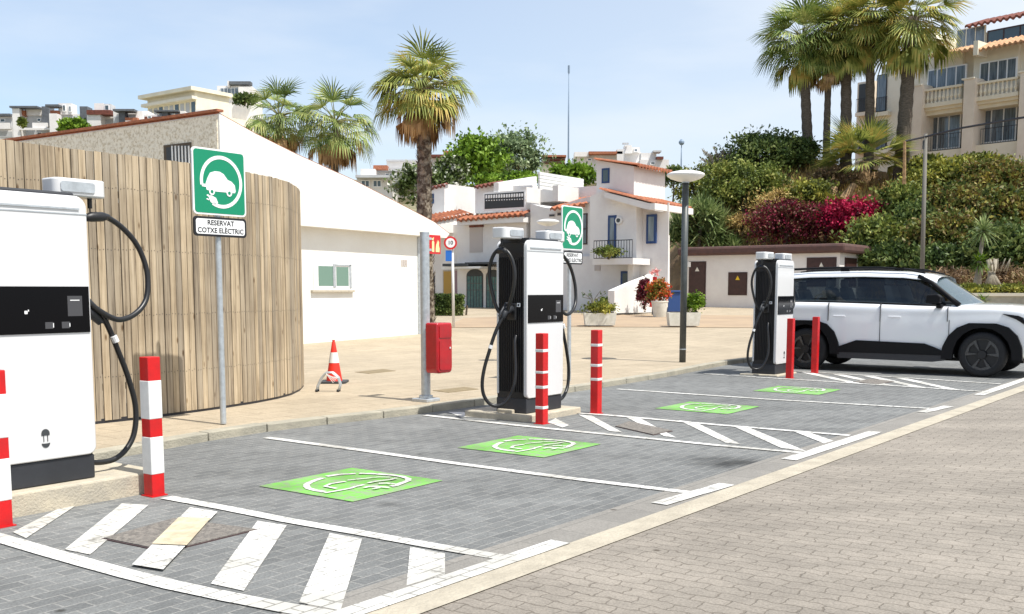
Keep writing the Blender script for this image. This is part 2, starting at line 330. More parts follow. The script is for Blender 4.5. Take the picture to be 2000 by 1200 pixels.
class MB:
    """collects geometry in one coordinate frame and links it as ONE mesh object"""
    def __init__(s): s.v = []; s.f = []; s.mi = []; s.cur = 0
    def _f(s, f): s.f.append(f); s.mi.append(s.cur)
    def poly(s, pts):
        n = len(s.v); s.v += [tuple(p) for p in pts]; s._f(tuple(range(n, n + len(pts)))); return s
    def box(s, c, d, M4=None):
        n = len(s.v); cx, cy, cz = c; a, b, h = d[0] / 2, d[1] / 2, d[2] / 2
        P = [Vector((cx + i * a, cy + j * b, cz + k * h)) for k in (-1, 1) for j in (-1, 1) for i in (-1, 1)]
        if M4 is not None: P = [M4 @ p for p in P]
        s.v += [tuple(p) for p in P]
        for f in ((0, 2, 3, 1), (4, 5, 7, 6), (0, 1, 5, 4), (2, 6, 7, 3), (0, 4, 6, 2), (1, 3, 7, 5)): s._f(tuple(n + i for i in f))
        return s
    def prism(s, pts, ext):
        """pts: planar loop; ext: extrusion vector"""
        n = len(s.v); k = len(pts); e = Vector(ext); P = [Vector(p) for p in pts]
        s.v += [tuple(p) for p in P] + [tuple(p + e) for p in P]
        nrm = Vector((0, 0, 0))
        for i in range(k): nrm += P[i].cross(P[(i + 1) % k])
        flip = nrm.dot(e) > 0
        a = list(range(n, n + k)); b = list(range(n + k, n + 2 * k))
        s._f(tuple(reversed(a)) if flip else tuple(a)); s._f(tuple(b) if flip else tuple(reversed(b)))
        for i in range(k):
            j = (i + 1) % k
            s._f((a[i], a[j], b[j], b[i]) if flip else (a[j], a[i], b[i], b[j]))
        return s
    def tube(s, path, r, n=8, cap=True):
        P = [Vector(p) for p in path]; k = len(P); rr = r if isinstance(r, (list, tuple)) else [r] * k
        base = len(s.v); ref = None
        for i, p in enumerate(P):
            t = (P[min(i + 1, k - 1)] - P[max(i - 1, 0)]).normalized()
            if ref is None: ref = Vector((1, 0, 0)) if abs(t.x) < .8 else Vector((0, 1, 0))
            a = (ref - t * ref.dot(t)).normalized(); b = t.cross(a); ref = a
            for j in range(n):
                an = 2 * math.pi * j / n; s.v.append(tuple(p + (a * math.cos(an) + b * math.sin(an)) * rr[i]))
        for i in range(k - 1):
            for j in range(n):
                q = (j + 1) % n; s._f((base + i * n + j, base + i * n + q, base + (i + 1) * n + q, base + (i + 1) * n + j))
        if cap: s._f(tuple(base + j for j in reversed(range(n)))); s._f(tuple(base + (k - 1) * n + j for j in range(n)))
        return s
    def lathe(s, prof, c=(0, 0, 0), n=24):
        """prof: (radius, z) from bottom to top, about z through c"""
        base = len(s.v)
        for r, z in prof:
            for j in range(n):
                a = 2 * math.pi * j / n; s.v.append((c[0] + r * math.cos(a), c[1] + r * math.sin(a), c[2] + z))
        for i in range(len(prof) - 1):
            for j in range(n):
                q = (j + 1) % n; s._f((base + i * n + j, base + i * n + q, base + (i + 1) * n + q, base + (i + 1) * n + j))
        s._f(tuple(base + j for j in reversed(range(n)))); s._f(tuple(base + (len(prof) - 1) * n + j for j in range(n)))
        return s
    def grid(s, rows):
        base = len(s.v); m = len(rows[0])
        for r in rows: s.v += [tuple(p) for p in r]
        for i in range(len(rows) - 1):
            for j in range(m - 1): s._f((base + i * m + j, base + i * m + j + 1, base + (i + 1) * m + j + 1, base + (i + 1) * m + j))
        return s
    def build(s, name, m, parent=None, world=False, smooth=False, ang=None):
        me = bpy.data.meshes.new(name)
        vs = s.v
        if world and parent: inv = xf(parent).inverted(); vs = [tuple(inv @ Vector(v)) for v in vs]
        me.from_pydata(vs, [], s.f); me.update()
        o = link(name, me, m, parent)
        if isinstance(m, list): me.polygons.foreach_set('material_index', s.mi)
        if smooth:
            me.polygons.foreach_set('use_smooth', [True] * len(me.polygons))
            if ang:
                me.set_sharp_from_angle(angle=R(ang))
        return o
def np_mesh(name, verts, quads, m, parent=None, world=True, midx=None):
    verts = np.asarray(verts, dtype=np.float64)
    if world and parent is not None:
        inv = np.array(xf(parent).inverted()); verts = verts @ inv[:3, :3].T + inv[:3, 3]
    me = bpy.data.meshes.new(name); nq = len(quads); k = quads.shape[1]
    me.vertices.add(len(verts)); me.vertices.foreach_set('co', verts.astype(np.float32).ravel())
    me.loops.add(nq * k); me.loops.foreach_set('vertex_index', quads.astype(np.int32).ravel())
    me.polygons.add(nq); me.polygons.foreach_set('loop_start', np.arange(0, nq * k, k, dtype=np.int32)); me.polygons.foreach_set('loop_total', np.full(nq, k, dtype=np.int32))
    if midx is not None: me.polygons.foreach_set('material_index', midx.astype(np.int32))
    me.update(calc_edges=True); me.validate()
    return link(name, me, m, parent)
def copy_tree(o, parent=None):
    c = o.copy(); COL.objects.link(c); c.parent = parent
    for ch in [q for q in bpy.data.objects if q.parent == o]: copy_tree(ch, c)
    return c
def text_mesh(name, s, size, m, parent, loc, rot, align='CENTER', ext=.001, sx=1.0):
    cu = bpy.data.curves.new(name, 'FONT'); cu.body = s; cu.size = size; cu.extrude = ext; cu.align_x = align; cu.align_y = 'CENTER'; cu.resolution_u = 3; cu.offset = size * .018
    t = bpy.data.objects.new(name, cu); COL.objects.link(t)
    dg = bpy.context.evaluated_depsgraph_get(); me = bpy.data.meshes.new_from_object(t.evaluated_get(dg)); bpy.data.objects.remove(t); bpy.data.curves.remove(cu)
    o = link(name, me, m, parent); o.location = loc; o.rotation_euler = rot; o.scale = (sx, 1, 1); return o
# planes for facades: P0 + s*dir, thickness along normal (towards the camera)
class Face:
    def __init__(s, P, d):
        s.P = Vector((P[0], P[1], 0)); s.d = Vector((d[0], d[1], 0)).normalized(); n = Vector((s.d.y, -s.d.x, 0))
        if n.dot(-s.P) < 0: n = -n
        s.n = n
    def hit(s, px, py=500, t=0.0):
        r = ray(px, py); q = s.P + s.n * t; k = (q - CAM).dot(s.n) / r.dot(s.n); return CAM + r * k
    def s_of(s, p): return (Vector(p) - s.P).dot(s.d)
    def pt(s, sv, z, t=0.0): p = s.P + s.d * sv + s.n * t; return Vector((p.x, p.y, z))
    def rect(s, mb, x0, y0, x1, y1, t0=-.2, t1=0.0):
        """box seen through photo rectangle x0..x1, y0..y1 (y measured at its middle), between depths t0 and t1 off the plane"""
        ym = (y0 + y1) / 2; a = s.s_of(s.hit(x0, ym, t1)); b = s.s_of(s.hit(x1, ym, t1)); xm = (x0 + x1) / 2
        zt = s.hit(xm, y0, t1).z; zb = s.hit(xm, y1, t1).z
        return s.srect(mb, a, b, zb, zt, t0, t1)
    def srect(s, mb, a, b, zb, zt, t0=-.2, t1=0.0):
        if a > b: a, b = b, a
        mb.prism([s.pt(a, zb, t0), s.pt(b, zb, t0), s.pt(b, zb, t1), s.pt(a, zb, t1)], (0, 0, zt - zb)); return a, b, zb, zt
    def poly(s, mb, pts, t0=-.2, t1=0.0):
        P = [s.hit(x, y, t1) for x, y in pts]; mb.prism(P, s.n * (t0 - t1)); return P
def tiles(mb, A, B, up, pitch=.24, amp=.05, over=.0):
    """pantile slope: eave from A to B, rising along vector up"""
    A, B, up = Vector(A), Vector(B), Vector(up); Ln = (B - A).length; n = max(2, int(Ln / pitch)); d = (B - A) / n
    nr = d.cross(up).normalized()
    if nr.z < 0: nr = -nr
    top, row2 = [], []
    prof = [(0, 0), (.12, .6), (.3, 1), (.48, .6), (.6, 0), (.8, -.35), (1, 0)]
    r0 = []; r1 = []; r2 = []
    for i in range(n):
        for (q, h) in prof[:-1]:
            p = A + d * (i + q); r0.append(p + nr * amp * (h - 1.6)); r1.append(p + nr * amp * h); r2.append(p + up + nr * amp * h)
    for lst, base in ((r0, B - nr * amp * 1.6), (r1, B), (r2, B + up)): lst.append(base)
    mb.grid([r0, r1, r2]); return mb

# ================================================================== SETTING: ground
def sheet(name, pts, z, m, kind='structure'):
    mb = MB(); mb.poly([(p[0], p[1], z) for p in pts]); o = mb.build(name, m); o['kind'] = kind; return o
KPX = [(190, 903), (330, 876), (440, 856), (560, 838), (700, 823), (820, 809), (1000, 784), (1180, 757), (1300, 737), (1420, 713)]
K = [G(x, y) for x, y in KPX]
k0 = K[0]; kd = (K[3] - K[0]).normalized()
K = [k0 - kd * 9, k0 - kd * 4] + K
e = K[-1]; K += [e + Vector((.72, .9, 0)), e + Vector((2.2, 2.3, 0)), e + Vector((9, 7, 0)), e + Vector((30, 20, 0))]
ms = M['ground'] = mat('dry_ground', (.3, .25, .18), .95, c2=(.22, .2, .13), scale=.2)
g = MB(); g.poly([(-900, -60, -.3), (900, -60, -.3), (900, 1400, -.3), (-900, 1400, -.3)]); g.build('ground', ms)['kind'] = 'structure'
SP, SDIR = Vector((1.105, 6.80, 0)), Vector((.606, .795, 0)).normalized(); SN = Vector((SDIR.y, -SDIR.x, 0))   # edging line of the road
s0, s1 = SP - SDIR * 14, SP + SDIR * 60
oilc = G(1430, 905)
M['park'] = paver('grey_block_paving', (.27, .275, .268), (.21, .215, .212), (.37, .365, .345), .2, .1, UANG, msize=.07, streak=.12, stain=[(oilc.x, oilc.y, .45, .32), (G(760, 985).x, G(760, 985).y, .12, .6)], var=.3, bump=.6)
M['road'] = paver('beige_interlocking_road_paving', (.4, .355, .3), (.365, .325, .275), (.26, .225, .185), .2, .1, UANG + R(90), msize=.045, dist=.085, var=.26, bump=.7, streak=.16)
M['pave'] = paver('sand_pavement_slabs', (.53, .44, .32), (.48, .4, .29), (.35, .29, .205), .6, .4, UANG, msize=.022, var=.2, bump=.3)
M['edge'] = mat('pale_concrete_edging', (.47, .42, .33), .9, c2=(.36, .32, .25), scale=4, bump=.5)
M['gutter'] = paver('grey_gutter_blocks', (.32, .3, .27), (.28, .265, .24), (.23, .22, .2), .4, .3, math.atan2(SDIR.y, SDIR.x), msize=.02, var=.2)
M['street'] = mat('brown_side_street_paving', (.42, .31, .2), .9, c2=(.34, .25, .17), scale=.8)
kl = [(p.x, p.y) for p in K]
sheet('parking_area', kl + [(s1.x + 8, s1.y + 6), (s1.x, s1.y), (s0.x, s0.y)], 0, M['park'])
far = [s1 + SN * 120, s0 + SN * 120]
sheet('road', [s0, s1, far[0], far[1]], 0.0, M['road'])
def band(name, c0, c1, w0, w1, z, m):
    sheet(name, [c0 + SN * w0, c1 + SN * w0, c1 + SN * w1, c0 + SN * w1], z, m)
band('road_edging', s0, s1, -.1, .1, .006, M['edge'])
band('gutter', s0, s1, -.42, -.105, .004, M['gutter'])
# pavement with a gentle rise towards the houses
def kx(Y):
    for a, b in zip(K, K[1:]):
        if a.y <= Y <= b.y: return a.x + (b.x - a.x) * (Y - a.y) / (b.y - a.y)
    return K[-1].x
mb = MB(); rows = []
Ys = [K[0].y + .01, 3, 4, 5, 6] + [7 + .5 * i for i in range(31)] + list(range(23, 92, 3))
for Y in sorted(set(Ys)):
    xr = kx(Y) - .16 if Y < 41.5 else 42
    rows.append([(-60 + (xr + 60) * (j / 10), Y, pave_z(Y)) for j in range(11)])
mb.grid([list(reversed(r)) for r in rows]); mb.build('pavement', M['pave'])['kind'] = 'structure'
# kerb: separate stones along the line
mb = MB()
L_ = 0; path = [p.copy() for p in K]
def walk(path, step):
    out = []; acc = 0; cur = path[0]; i = 0
    out.append(cur.copy())
    while i < len(path) - 1:
        d = (path[i + 1] - cur).length
        if acc + d >= step: cur = cur + (path[i + 1] - cur).normalized() * (step - acc); out.append(cur.copy()); acc = 0
        else: acc += d; i += 1; cur = path[i]
    return out
W_ = walk(path, .8)
for a, b in zip(W_, W_[1:]):
    d = (b - a).normalized(); n = Vector((-d.y, d.x, 0)); a2 = a + d * .006; b2 = b - d * .006; j = random.uniform(-.004, .004)
    mb.prism([a2 + n * .001 + Vector((0, 0, -.1)), b2 + n * .001 + Vector((0, 0, -.1)), b2 + n * .165 + Vector((0, 0, -.1)), a2 + n * .165 + Vector((0, 0, -.1))], (0, 0, .226 + j + pave_z(a.y) - .12))
o = mb.build('kerb', M['kerb']); o['kind'] = 'structure'; bev(o, .012)
mb = MB(); P = [GP(x, y) for x, y in [(870, 641), (1110, 639), (1475, 641), (1475, 617), (1200, 615), (1100, 614), (905, 622)]]
mb.poly([p + Vector((0, 0, .012)) for p in P]); mb.build('side_street', M['street'])['kind'] = 'structure'

# ------------------------------------------------------------------ painted markings (flat on the ground)
mk = MB()
def stroke(mb, pts, wd, z=.008):
    P = [Vector((p[0], p[1], 0)) for p in pts]; k = len(P); Lf, Rt = [], []
    for i in range(k):
        t = (P[min(i + 1, k - 1)] - P[max(i - 1, 0)]).normalized(); n = Vector((-t.y, t.x, 0))
        Lf.append(P[i] + n * wd / 2); Rt.append(P[i] - n * wd / 2)
    for i in range(k - 1): mb.poly([(p.x, p.y, z) for p in (Rt[i], Rt[i + 1], Lf[i + 1], Lf[i])])
def pline(pts, wd, z=.0075): stroke(mk, [G(x, y) for x, y in pts], wd, z)
def pquad(pts, z=.0055): mk.poly([(p.x, p.y, z) for p in (G(x, y) for x, y in pts)])
pline([(-260, 990), (-120, 1020), (0, 1053), (85, 1078), (170, 1102), (255, 1125), (340, 1146), (450, 1169), (560, 1190), (690, 1212)], .13)
pline([(325, 973), (440, 994), (560, 1018), (700, 1042), (850, 1069), (975, 1090)], .11)
pline([(560, 1243), (690, 1198), (1095, 1061)], .14, .0105)
pline([(520, 856), (700, 880), (900, 908), (1100, 934), (1348, 964)], .1)
pline([(1287, 987), (1420, 948)], .13, .0105)
pline([(828, 812), (1000, 831), (1200, 851), (1400, 871), (1570, 886)], .1)
pline([(1060, 803), (1200, 813), (1400, 831), (1660, 852)], .1)
pline([(1540, 900), (1710, 845)], .14, .0105)
pline([(1205, 761), (1500, 781), (1815, 799)], .1)
pline([(1800, 807), (1853, 795)], .13, .0105)
pline([(1375, 731), (1534, 741), (1756, 755), (1924, 766)], .1)
pline([(1540, 725), (1756, 738), (1955, 751)], .1)
pline([(1912, 773), (2060, 722)], .14, .0105)
Q = [[(25, 1041), (51, 1053), (150, 988), (128, 988)], [(126, 1075), (176, 1085), (290, 988), (238, 985)],
     [(412, 1142), (476, 1156), (560, 1028), (503, 1019)],
     [(584, 1179), (665, 1195), (707, 1054), (644, 1043)], [(794, 1146), (869, 1124), (869, 1083), (801, 1070)],
     [(1070, 826), (1098, 836), (1112, 832), (1085, 818)], [(1130, 811), (1156, 813), (1216, 846), (1190, 843)], [(1223, 816), (1252, 819), (1321, 856), (1297, 853)],
     [(1326, 822), (1359, 826), (1447, 869), (1417, 866)], [(1433, 834), (1467, 838), (1576, 883), (1525, 876)], [(1553, 845), (1584, 847), (1628, 862), (1609, 867)],
     [(875, 806), (905, 806), (930, 816), (900, 815)]]
for q in Q: pquad(q)
pquad([(258, 1108), (319, 1118), (425, 1004), (371, 995)], .016)
for i in range(6):
    x = 1560 + i * 62; yu = 727 + (x - 1555) * .06; x2 = x + 100; yl = 741 + (x2 - 1534) * .062
    if x2 + 20 < 1925: pquad([(x, yu), (x + 26, yu + 1.5), (x2 + 26, yl + 1.5), (x2, yl)])
o = mk.build('parking_lines', M['linew']); o['kind'] = 'structure'
# green charging symbols
c1 = G(688, 945.5)
L_c, T_c, R_c, B_c = [G(*p) for p in ((510, 950), (690, 913), (865, 938), (680, 980))]
ax = ((B_c - L_c) + (R_c - T_c)) / 2; ay = ((T_c - L_c) + (R_c - B_c)) / 2; hs = (ax.length + ay.length) / 4
cen = (L_c + T_c + R_c + B_c) / 4
EX = -V; EY = U        # symbol frame: x towards the road, y along the kerb
def zs(x, y): p = G(500 + x * .19, 900 + y * .19) - cen; return (p.dot(EX), p.dot(EY))
STR = [([(705, 325), (620, 310), (545, 290), (520, 268), (522, 250), (560, 225), (620, 203), (695, 182)], .055), ([(725, 167), (850, 148), (1025, 138)], .055),
       ([(1060, 138), (1200, 141), (1300, 148), (1400, 156), (1500, 170), (1565, 192), (1560, 212), (1500, 235), (1430, 262), (1385, 270)], .055),
       ([(705, 340), (850, 315), (980, 290), (1020, 275), (1110, 255)], .045), ([(825, 295), (710, 272), (770, 245), (920, 222)], .05),
       ([(940, 211), (1150, 190), (1260, 178), (1380, 180)], .04), ([(1150, 240), (1240, 222), (1390, 205), (1440, 190)], .05),
       ([(1110, 290), (1170, 277), (1240, 277), (1370, 290)], .05), ([(1200, 303), (1270, 290)], .05), ([(1260, 248), (1340, 246), (1430, 258)], .05)]
STR = [(a, .05 if w == .055 else w * .62) for a, w in STR]
def bay_symbol(center, label):
    t = thing('bay_symbol', (center.x, center.y, 0), label, 'road marking', 'green charging symbols painted on the bays')
    sc = 1.0
    mb = MB(); mb.poly([(center + EX * (a * hs) + EY * (b * hs) + Vector((0, 0, .006))) for a, b in ((-1, -1), (1, -1), (1, 1), (-1, 1))]); mb.build('green_square', M['lineg'], t, world=True)
    mb = MB()
    for k, (pts, wd) in enumerate(STR): stroke(mb, [center + EX * a + EY * b for a, b in (zs(x, y) for x, y in pts)], wd, .011 + .001 * k)
    mb.build('symbol_outline', M['linew'], t, world=True)
for (x, y), lb in zip([(688, 945.5), (1035, 872), (1382, 797), (1557, 763)],
    ['green square with white plugged car outline painted on the nearest bay', 'green painted charging square in front of the middle charger, left of its bollards',
     'green painted charging square just right of the hatched triangle by the middle charger', 'small green painted charging square farthest away, in front of the far charger']):
    bay_symbol(G(x, y), lb)
M['cover'] = mat('rusty_brown_access_cover', (.25, .225, .195), .85, c2=(.11, .1, .09), scale=38, bump=.8, bscale=45)
M['coverrim'] = mat('dark_rusty_rim', (.06, .035, .035), .8)
def cover(pts, label):
    P = [G(x, y) for x, y in pts]; c = sum(P, Vector()) / 4; t = thing('access_cover', c, label, 'manhole cover', 'square access covers in the hatched areas')
    mb = MB(); mb.prism([p + Vector((0, 0, -.05)) for p in P], (0, 0, .056)); mb.build('rim', M['coverrim'], t, world=True)
    mb = MB(); mb.prism([c + (p - c) * .965 + Vector((0, 0, -.05)) for p in P], (0, 0, .0615)); mb.build('lid', M['cover'], t, world=True)
cover([(198, 1054), (324, 1080), (503, 1036), (340, 1014)], 'large square rusty access cover in the nearest hatched area')
M['dirtyline'] = mat('dirty_cream_paint', (.62, .54, .38), .8, c2=(.42, .35, .24), scale=9)
mb = MB(); mb.poly([(p.x, p.y, .022) for p in (G(297, 1069), G(365, 1072), G(412, 1018), G(349, 1017))]); mb.build('painted_stripe', M['dirtyline'], [q for q in bpy.data.objects if q.name.startswith('access_cover')][-1], world=True)
cover([(1201, 834), (1276, 851), (1314, 843), (1228, 824)], 'square rusty access cover in the hatched area beside the middle charger')
cover([(1665, 747), (1712, 752), (1748, 746), (1700, 741)], 'small brown access cover in the far hatched area in front of the car')
M['dcover'] = mat('worn_brown_drain_cover', (.27, .21, .12), .9, var=.3, scale=10)
def ground_patch(x, y, wx, wy, label):  # thin flat brown patch lying just proud of the sand pavement
    c = GP(x, y); P = [GP(x - wx, y + wy * .3), GP(x - wx * .3, y + wy), GP(x + wx, y - wy * .2), GP(x + wx * .4, y - wy)]
    mb = MB(); mb.prism([p + Vector((0, 0, -.02)) for p in P], (0, 0, .026)); o = mb.build('drain_cover', M['dcover'])
    tag(o, label, 'drain cover', 'flat drain covers in the sand pavement')
ground_patch(733, 726, 40, 4.5, 'brown flat drain cover in the pavement right of the traffic cone')
ground_patch(890, 762, 45, 5.5, 'brown flat drain cover in the pavement beside the silver pole')

# ================================================================== CHARGERS
CW, CD, CH = .76, .43, 2.0
def rr(w, h, r, r2=None, n=6, cx=0, cz=0):
    """rounded rectangle outline (x,z), bottom at cz; r: top radius, r2: bottom radius"""
    r2 = r if r2 is None else r2; o = []
    for (sx, sz, rad, a0) in ((1, 0, r2, -90), (1, 1, r, 0), (-1, 1, r, 90), (-1, 0, r2, 180)):
        ccx = cx + sx * (w / 2 - rad); ccz = cz + (h - rad if sz else rad)
        for i in range(n + 1):
            a = R(a0 + 90 * i / n); o.append((ccx + rad * math.cos(a), ccz + rad * math.sin(a)))
    return o
def make_charger(label):
    t = thing('charging_station', (0, 0, 0), label, 'EV charger', 'white and black charging stations along the kerb')
    # black core with rounded top front and back
    mb = MB(); mb.prism([(-.362, y, z) for y, z in rr(CD - .02, 1.79, .09, .002, cz=.17)], (.724, 0, 0)); mb.build('cabinet', M['black'], t, smooth=True, ang=30)
    mb = MB()
    for sx in (-1, 1):
        for i in range(13):
            y = -.168 + i * .028; mb.box((sx * .368, y, 1.02), (.016, .009, 1.55))
    mb.build('side_fins', M['black'], t)
    mb = MB(); mb.box((0, 0, .085), (CW - .02, CD, .17)); bev(mb.build('base', M['dark'], t), .008)
    for sy, nm in ((-1, 'front_cover'), (1, 'back_cover')):
        mb = MB(); y0 = sy * (CD / 2)
        mb.prism([(x, y0 - sy * .035, z) for x, z in rr(CW if sy < 0 else CW - .03, 1.815, .085, .06, cz=.175)], (0, sy * (.05 if sy < 0 else .036), 0)); o = bev(mb.build(nm, M['white'], t, smooth=True, ang=35), .008)
        if sy < 0: fc = o
    yf = -CD / 2 - .016
    mb = MB(); mb.box((0, yf - .0015, 1.865), (CW - .006, .003, .007)); mb.build('panel_seam', M['galv'], fc)
    mb = MB(); mb.box((-.0, yf - .004, 1.90), (CW - .12, .008, .012)); mb.build('trim_groove', M['galv'], fc)
    mb = MB(); mb.box((0, yf - .004, 1.205), (CW - .028, .008, .32)); bev(mb.build('screen', M['glassblk'], t), .003)
    M['icon'] = M.get('icon') or mat('white_icon', (.8, .8, .8), .5)
    M['dimicon'] = M.get('dimicon') or mat('dim_screen_icon', (.06, .06, .065), .3)
    scr = [q for q in bpy.data.objects if q.parent == t and q.name.startswith('screen')][-1]
    ys = yf - .0085
    mb = MB(); mb.prism([(x, ys, z) for x, z in rr(.022, .022, .005, cx=-.1, cz=1.18)], (0, -.001, 0)); mb.box((-.083, ys - .0005, 1.203), (.008, .001, .012)); mb.build('status_icon', M['icon'], scr)
    mb = MB(); mb.box((.255, ys - .0005, 1.23), (.11, .001, .14)); mb.build('card_reader', M['dimicon'], scr)
    for bx in (.06, .18): mb = MB(); mb.box((bx, ys - .0005, 1.1), (.058, .001, .045)); mb.build('plug_button', M['dimicon'], scr)
    for bx, bz, bw, bh in ((.09, 1.1, .006, .03), (.21, 1.1, .006, .025), (.255, 1.27, .07, .006)): mb = MB(); mb.box((bx, ys - .001, bz), (bw, .001, bh)); mb.build('indicator_mark', M['icon'], scr)
    # small emblem: rounded cap on two strokes over a smile
    yl = yf - .001; mb = MB(); cz = .36
    cap = [(.03 * math.cos(R(a)), cz + .032 * math.sin(R(a))) for a in range(0, 181, 15)] + [(-.03, cz - .012), (.03, cz - .012)]
    mb.prism([(x, yl, z) for x, z in cap], (0, -.0015, 0)); mb.box((-.014, yl - .001, cz - .03), (.005, .002, .05)); mb.box((.014, yl - .001, cz - .03), (.005, .002, .05))
    sm = [(.03 * math.cos(R(a)), cz - .065 + .032 * math.sin(R(a))) for a in range(180, 361, 15)] + [(.014, cz - .068), (-.014, cz - .068)]
    mb.prism([(x, yl, z) for x, z in sm], (0, -.0015, 0)); mb.build('emblem', M['slate'], fc)
    mb = MB(); mb.prism([(-.3, y, z) for y, z in rr(CD - .02, .05, .02, .002, cz=1.965)], (.6, 0, 0)); mb.build('lid', M['dark'], t)
    for sx in (-1, 1):
        a = MB(); a.prism([(x, y, 2.0) for x, y in rr(.4, .2, .05, cx=sx * .43, cz=-.1)], (0, 0, .125)); arm = bev(a.build('cable_arm', M['white'], t, smooth=True, ang=30), .012)
        b = MB(); b.prism([(x, -.102, z) for x, z in rr(.26, .07, .02, cx=sx * .4, cz=2.03)], (0, -.006, 0)); b.build('arm_inset', M['galv'], arm)
        b = MB(); b.tube([(sx * .55, 0, 2.0), (sx * .55, 0, 1.93)], .017, 8); b.tube([(sx * .55, 0, 1.93), (sx * .55, 0, 1.87)], .006, 6); b.build('cable_hanger', M['black'], arm)
        E = CW / 2
        loop = [(.0, 1.80), (.07, 1.83), (.17, 1.875), (.28, 1.885), (.38, 1.85), (.48, 1.78), (.56, 1.69), (.61, 1.58), (.63, 1.47), (.62, 1.36), (.59, 1.27), (.53, 1.2), (.45, 1.15), (.37, 1.125), (.3, 1.125), (.22, 1.16), (.13, 1.22), (.05, 1.3), (-.01, 1.42)]
        def sm3(P, n=4):
            out = []
            for i in range(len(P) - 1):
                p0, p1, p2, p3 = P[max(i - 1, 0)], P[i], P[i + 1], P[min(i + 2, len(P) - 1)]
                for k in range(n):
                    u = k / n; out.append(tuple(.5 * (2 * b_ + (c_ - a_) * u + (2 * a_ - 5 * b_ + 4 * c_ - d_) * u * u + (-a_ + 3 * b_ - 3 * c_ + d_) * u ** 3) for a_, b_, c_, d_ in zip(p0, p1, p2, p3)))
            return out + [P[-1]]
        n = len(loop); P = [(sx * (E + o_), -.02 + .05 * math.sin(i / n * 6.3), z) for i, (o_, z) in enumerate(loop)]
        if sx < 0:
            P = [(-(E + o_), y_, z) for o_, y_, z in [(.08, -.02, 1.14), (.13, .08, 1.18), (.16, .15, 1.4), (.17, .18, 1.62), (.17, .13, 1.8), (.17, .03, 1.885), (.16, -.06, 1.86), (.15, -.13, 1.76), (.15, -.165, 1.6), (.15, -.14, 1.4), (.13, -.06, 1.22), (.1, .0, 1.12), (.06, .04, 1.2)]]
        b = MB(); b.tube(sm3(P), .021, 10)
        q = [(.19, 1.19), (.24, 1.12), (.3, 1.0), (.35, .88), (.4, .76), (.44, .64), (.475, .5), (.48, .38), (.46, .27), (.42, .19), (.35, .12), (.27, .08), (.18, .07), (.08, .08), (-.02, .12)]
        P = [(sx * (E + o_), -.03 + .03 * math.sin(i * .3), z) for i, (o_, z) in enumerate(q)]
        if sx < 0:
            P = [(-(E + o_), y_, z) for o_, y_, z in [(.19, -.03, 1.12), (.24, .0, 1.02), (.28, .04, .88), (.31, .08, .72), (.34, .12, .55), (.36, .14, .38), (.34, .14, .24), (.3, .1, .14), (.25, .04, .1), (.19, -.03, .12), (.14, -.08, .2), (.1, -.12, .34), (.07, -.12, .5), (.05, -.1, .68), (.03, -.08, .82), (-.01, -.07, .9)]]
        b.tube(sm3(P), .021, 10); cb = b.build('charging_cable', M['rubber'], t, smooth=True)
        b = MB(); b.tube([(sx * (E + .06), -.05, 1.85), (sx * (E + .14), -.06, 1.865), (sx * (E + .24), -.05, 1.872), (sx * (E + .3), -.03, 1.878)] if sx > 0 else [(-(E + .16), .07, 1.84), (-(E + .165), .03, 1.87), (-(E + .165), -.03, 1.87), (-(E + .16), -.08, 1.83)], [.016, .036, .034, .018], 8); b.build('cable_clamp', M['black'], cb, smooth=True)
        b = MB(); b.tube([(sx * (E + .3), -.03, 1.0), (sx * (E + .32), -.03, .955)] if sx > 0 else [(-(E + .295), .06, .8), (-(E + .302), .07, .76)], .0245, 10); b.build('cable_tag', M['cable_tag'], cb)
        # plug in its holster
        b = MB(); b.box((sx * (E - .02), -.02, 1.17), (.07, .12, .2)); hol = bev(b.build('holster', M['black'], t), .015)
        b = MB(); b.tube([(sx * (E - .0), -.02, 1.2), (sx * (E + .08), -.02, 1.2), (sx * (E + .14), -.02, 1.17), (sx * (E + .2), -.03, 1.1)], [.045, .05, .04, .026], 10)
        b.tube([(sx * (E + .05), -.02, 1.27), (sx * (E + .12), -.02, 1.27), (sx * (E + .21), -.02, 1.18), (sx * (E + .25), -.02, 1.13), (sx * (E + .22), -.02, 1.1)], .013, 8)
        b.build('plug_connector', M['dark'], t, smooth=True)
        b = MB(); b.box((sx * .377, -.11, 1.25), (.006, .045, .045)); sk = b.build('connector_label', M['cable_tag'], t)
        b = MB(); b.tube([(sx * .381, -.11, 1.25), (sx * .383, -.11, 1.25)], .012, 12); b.build('socket_icon', M['black'], sk)
    return t
ch = make_charger('nearest white charging station, cut off by the left edge of the photo')
def put_charger(t, corner, which):
    # corner: ground point of the front cover's left (A) or right (B) lower corner
    c = corner + (U * CW / 2 if which == 'A' else -U * CW / 2) + V * CD / 2; t.location = c; t.rotation_euler = (0, 0, UANG); return c
B1 = G(189, 932, .16); A2 = G(1027, 809, .08); A3 = G(1513, 732, .03)
lab = ['', 'white charging station with black ribbed side behind the two banded red bollards, middle of three', 'farthest white charging station, standing in front of the white car']
chs = [ch]
for i in (1, 2): c = copy_tree(ch); c['label'] = lab[i]; chs.append(c)
C1 = put_charger(chs[0], B1, 'B'); C2 = put_charger(chs[1], A2, 'A'); C3 = put_charger(chs[2], A3, 'A')
def plinth(c, l, d, h, off, label, offv=0):
    t = MB(); cc = Vector((c.x, c.y, 0)) + U * off + V * offv
    P = [cc + U * (a * l / 2) + V * (b * d / 2) - Vector((0, 0, .1)) for a, b in ((-1, -1), (1, -1), (1, 1), (-1, 1))]
    t.prism(P, (0, 0, h + .1)); o = t.build('concrete_plinth', M['conc']); bev(o, .015); tag(o, label, 'plinth', 'concrete plinths under the chargers'); return o
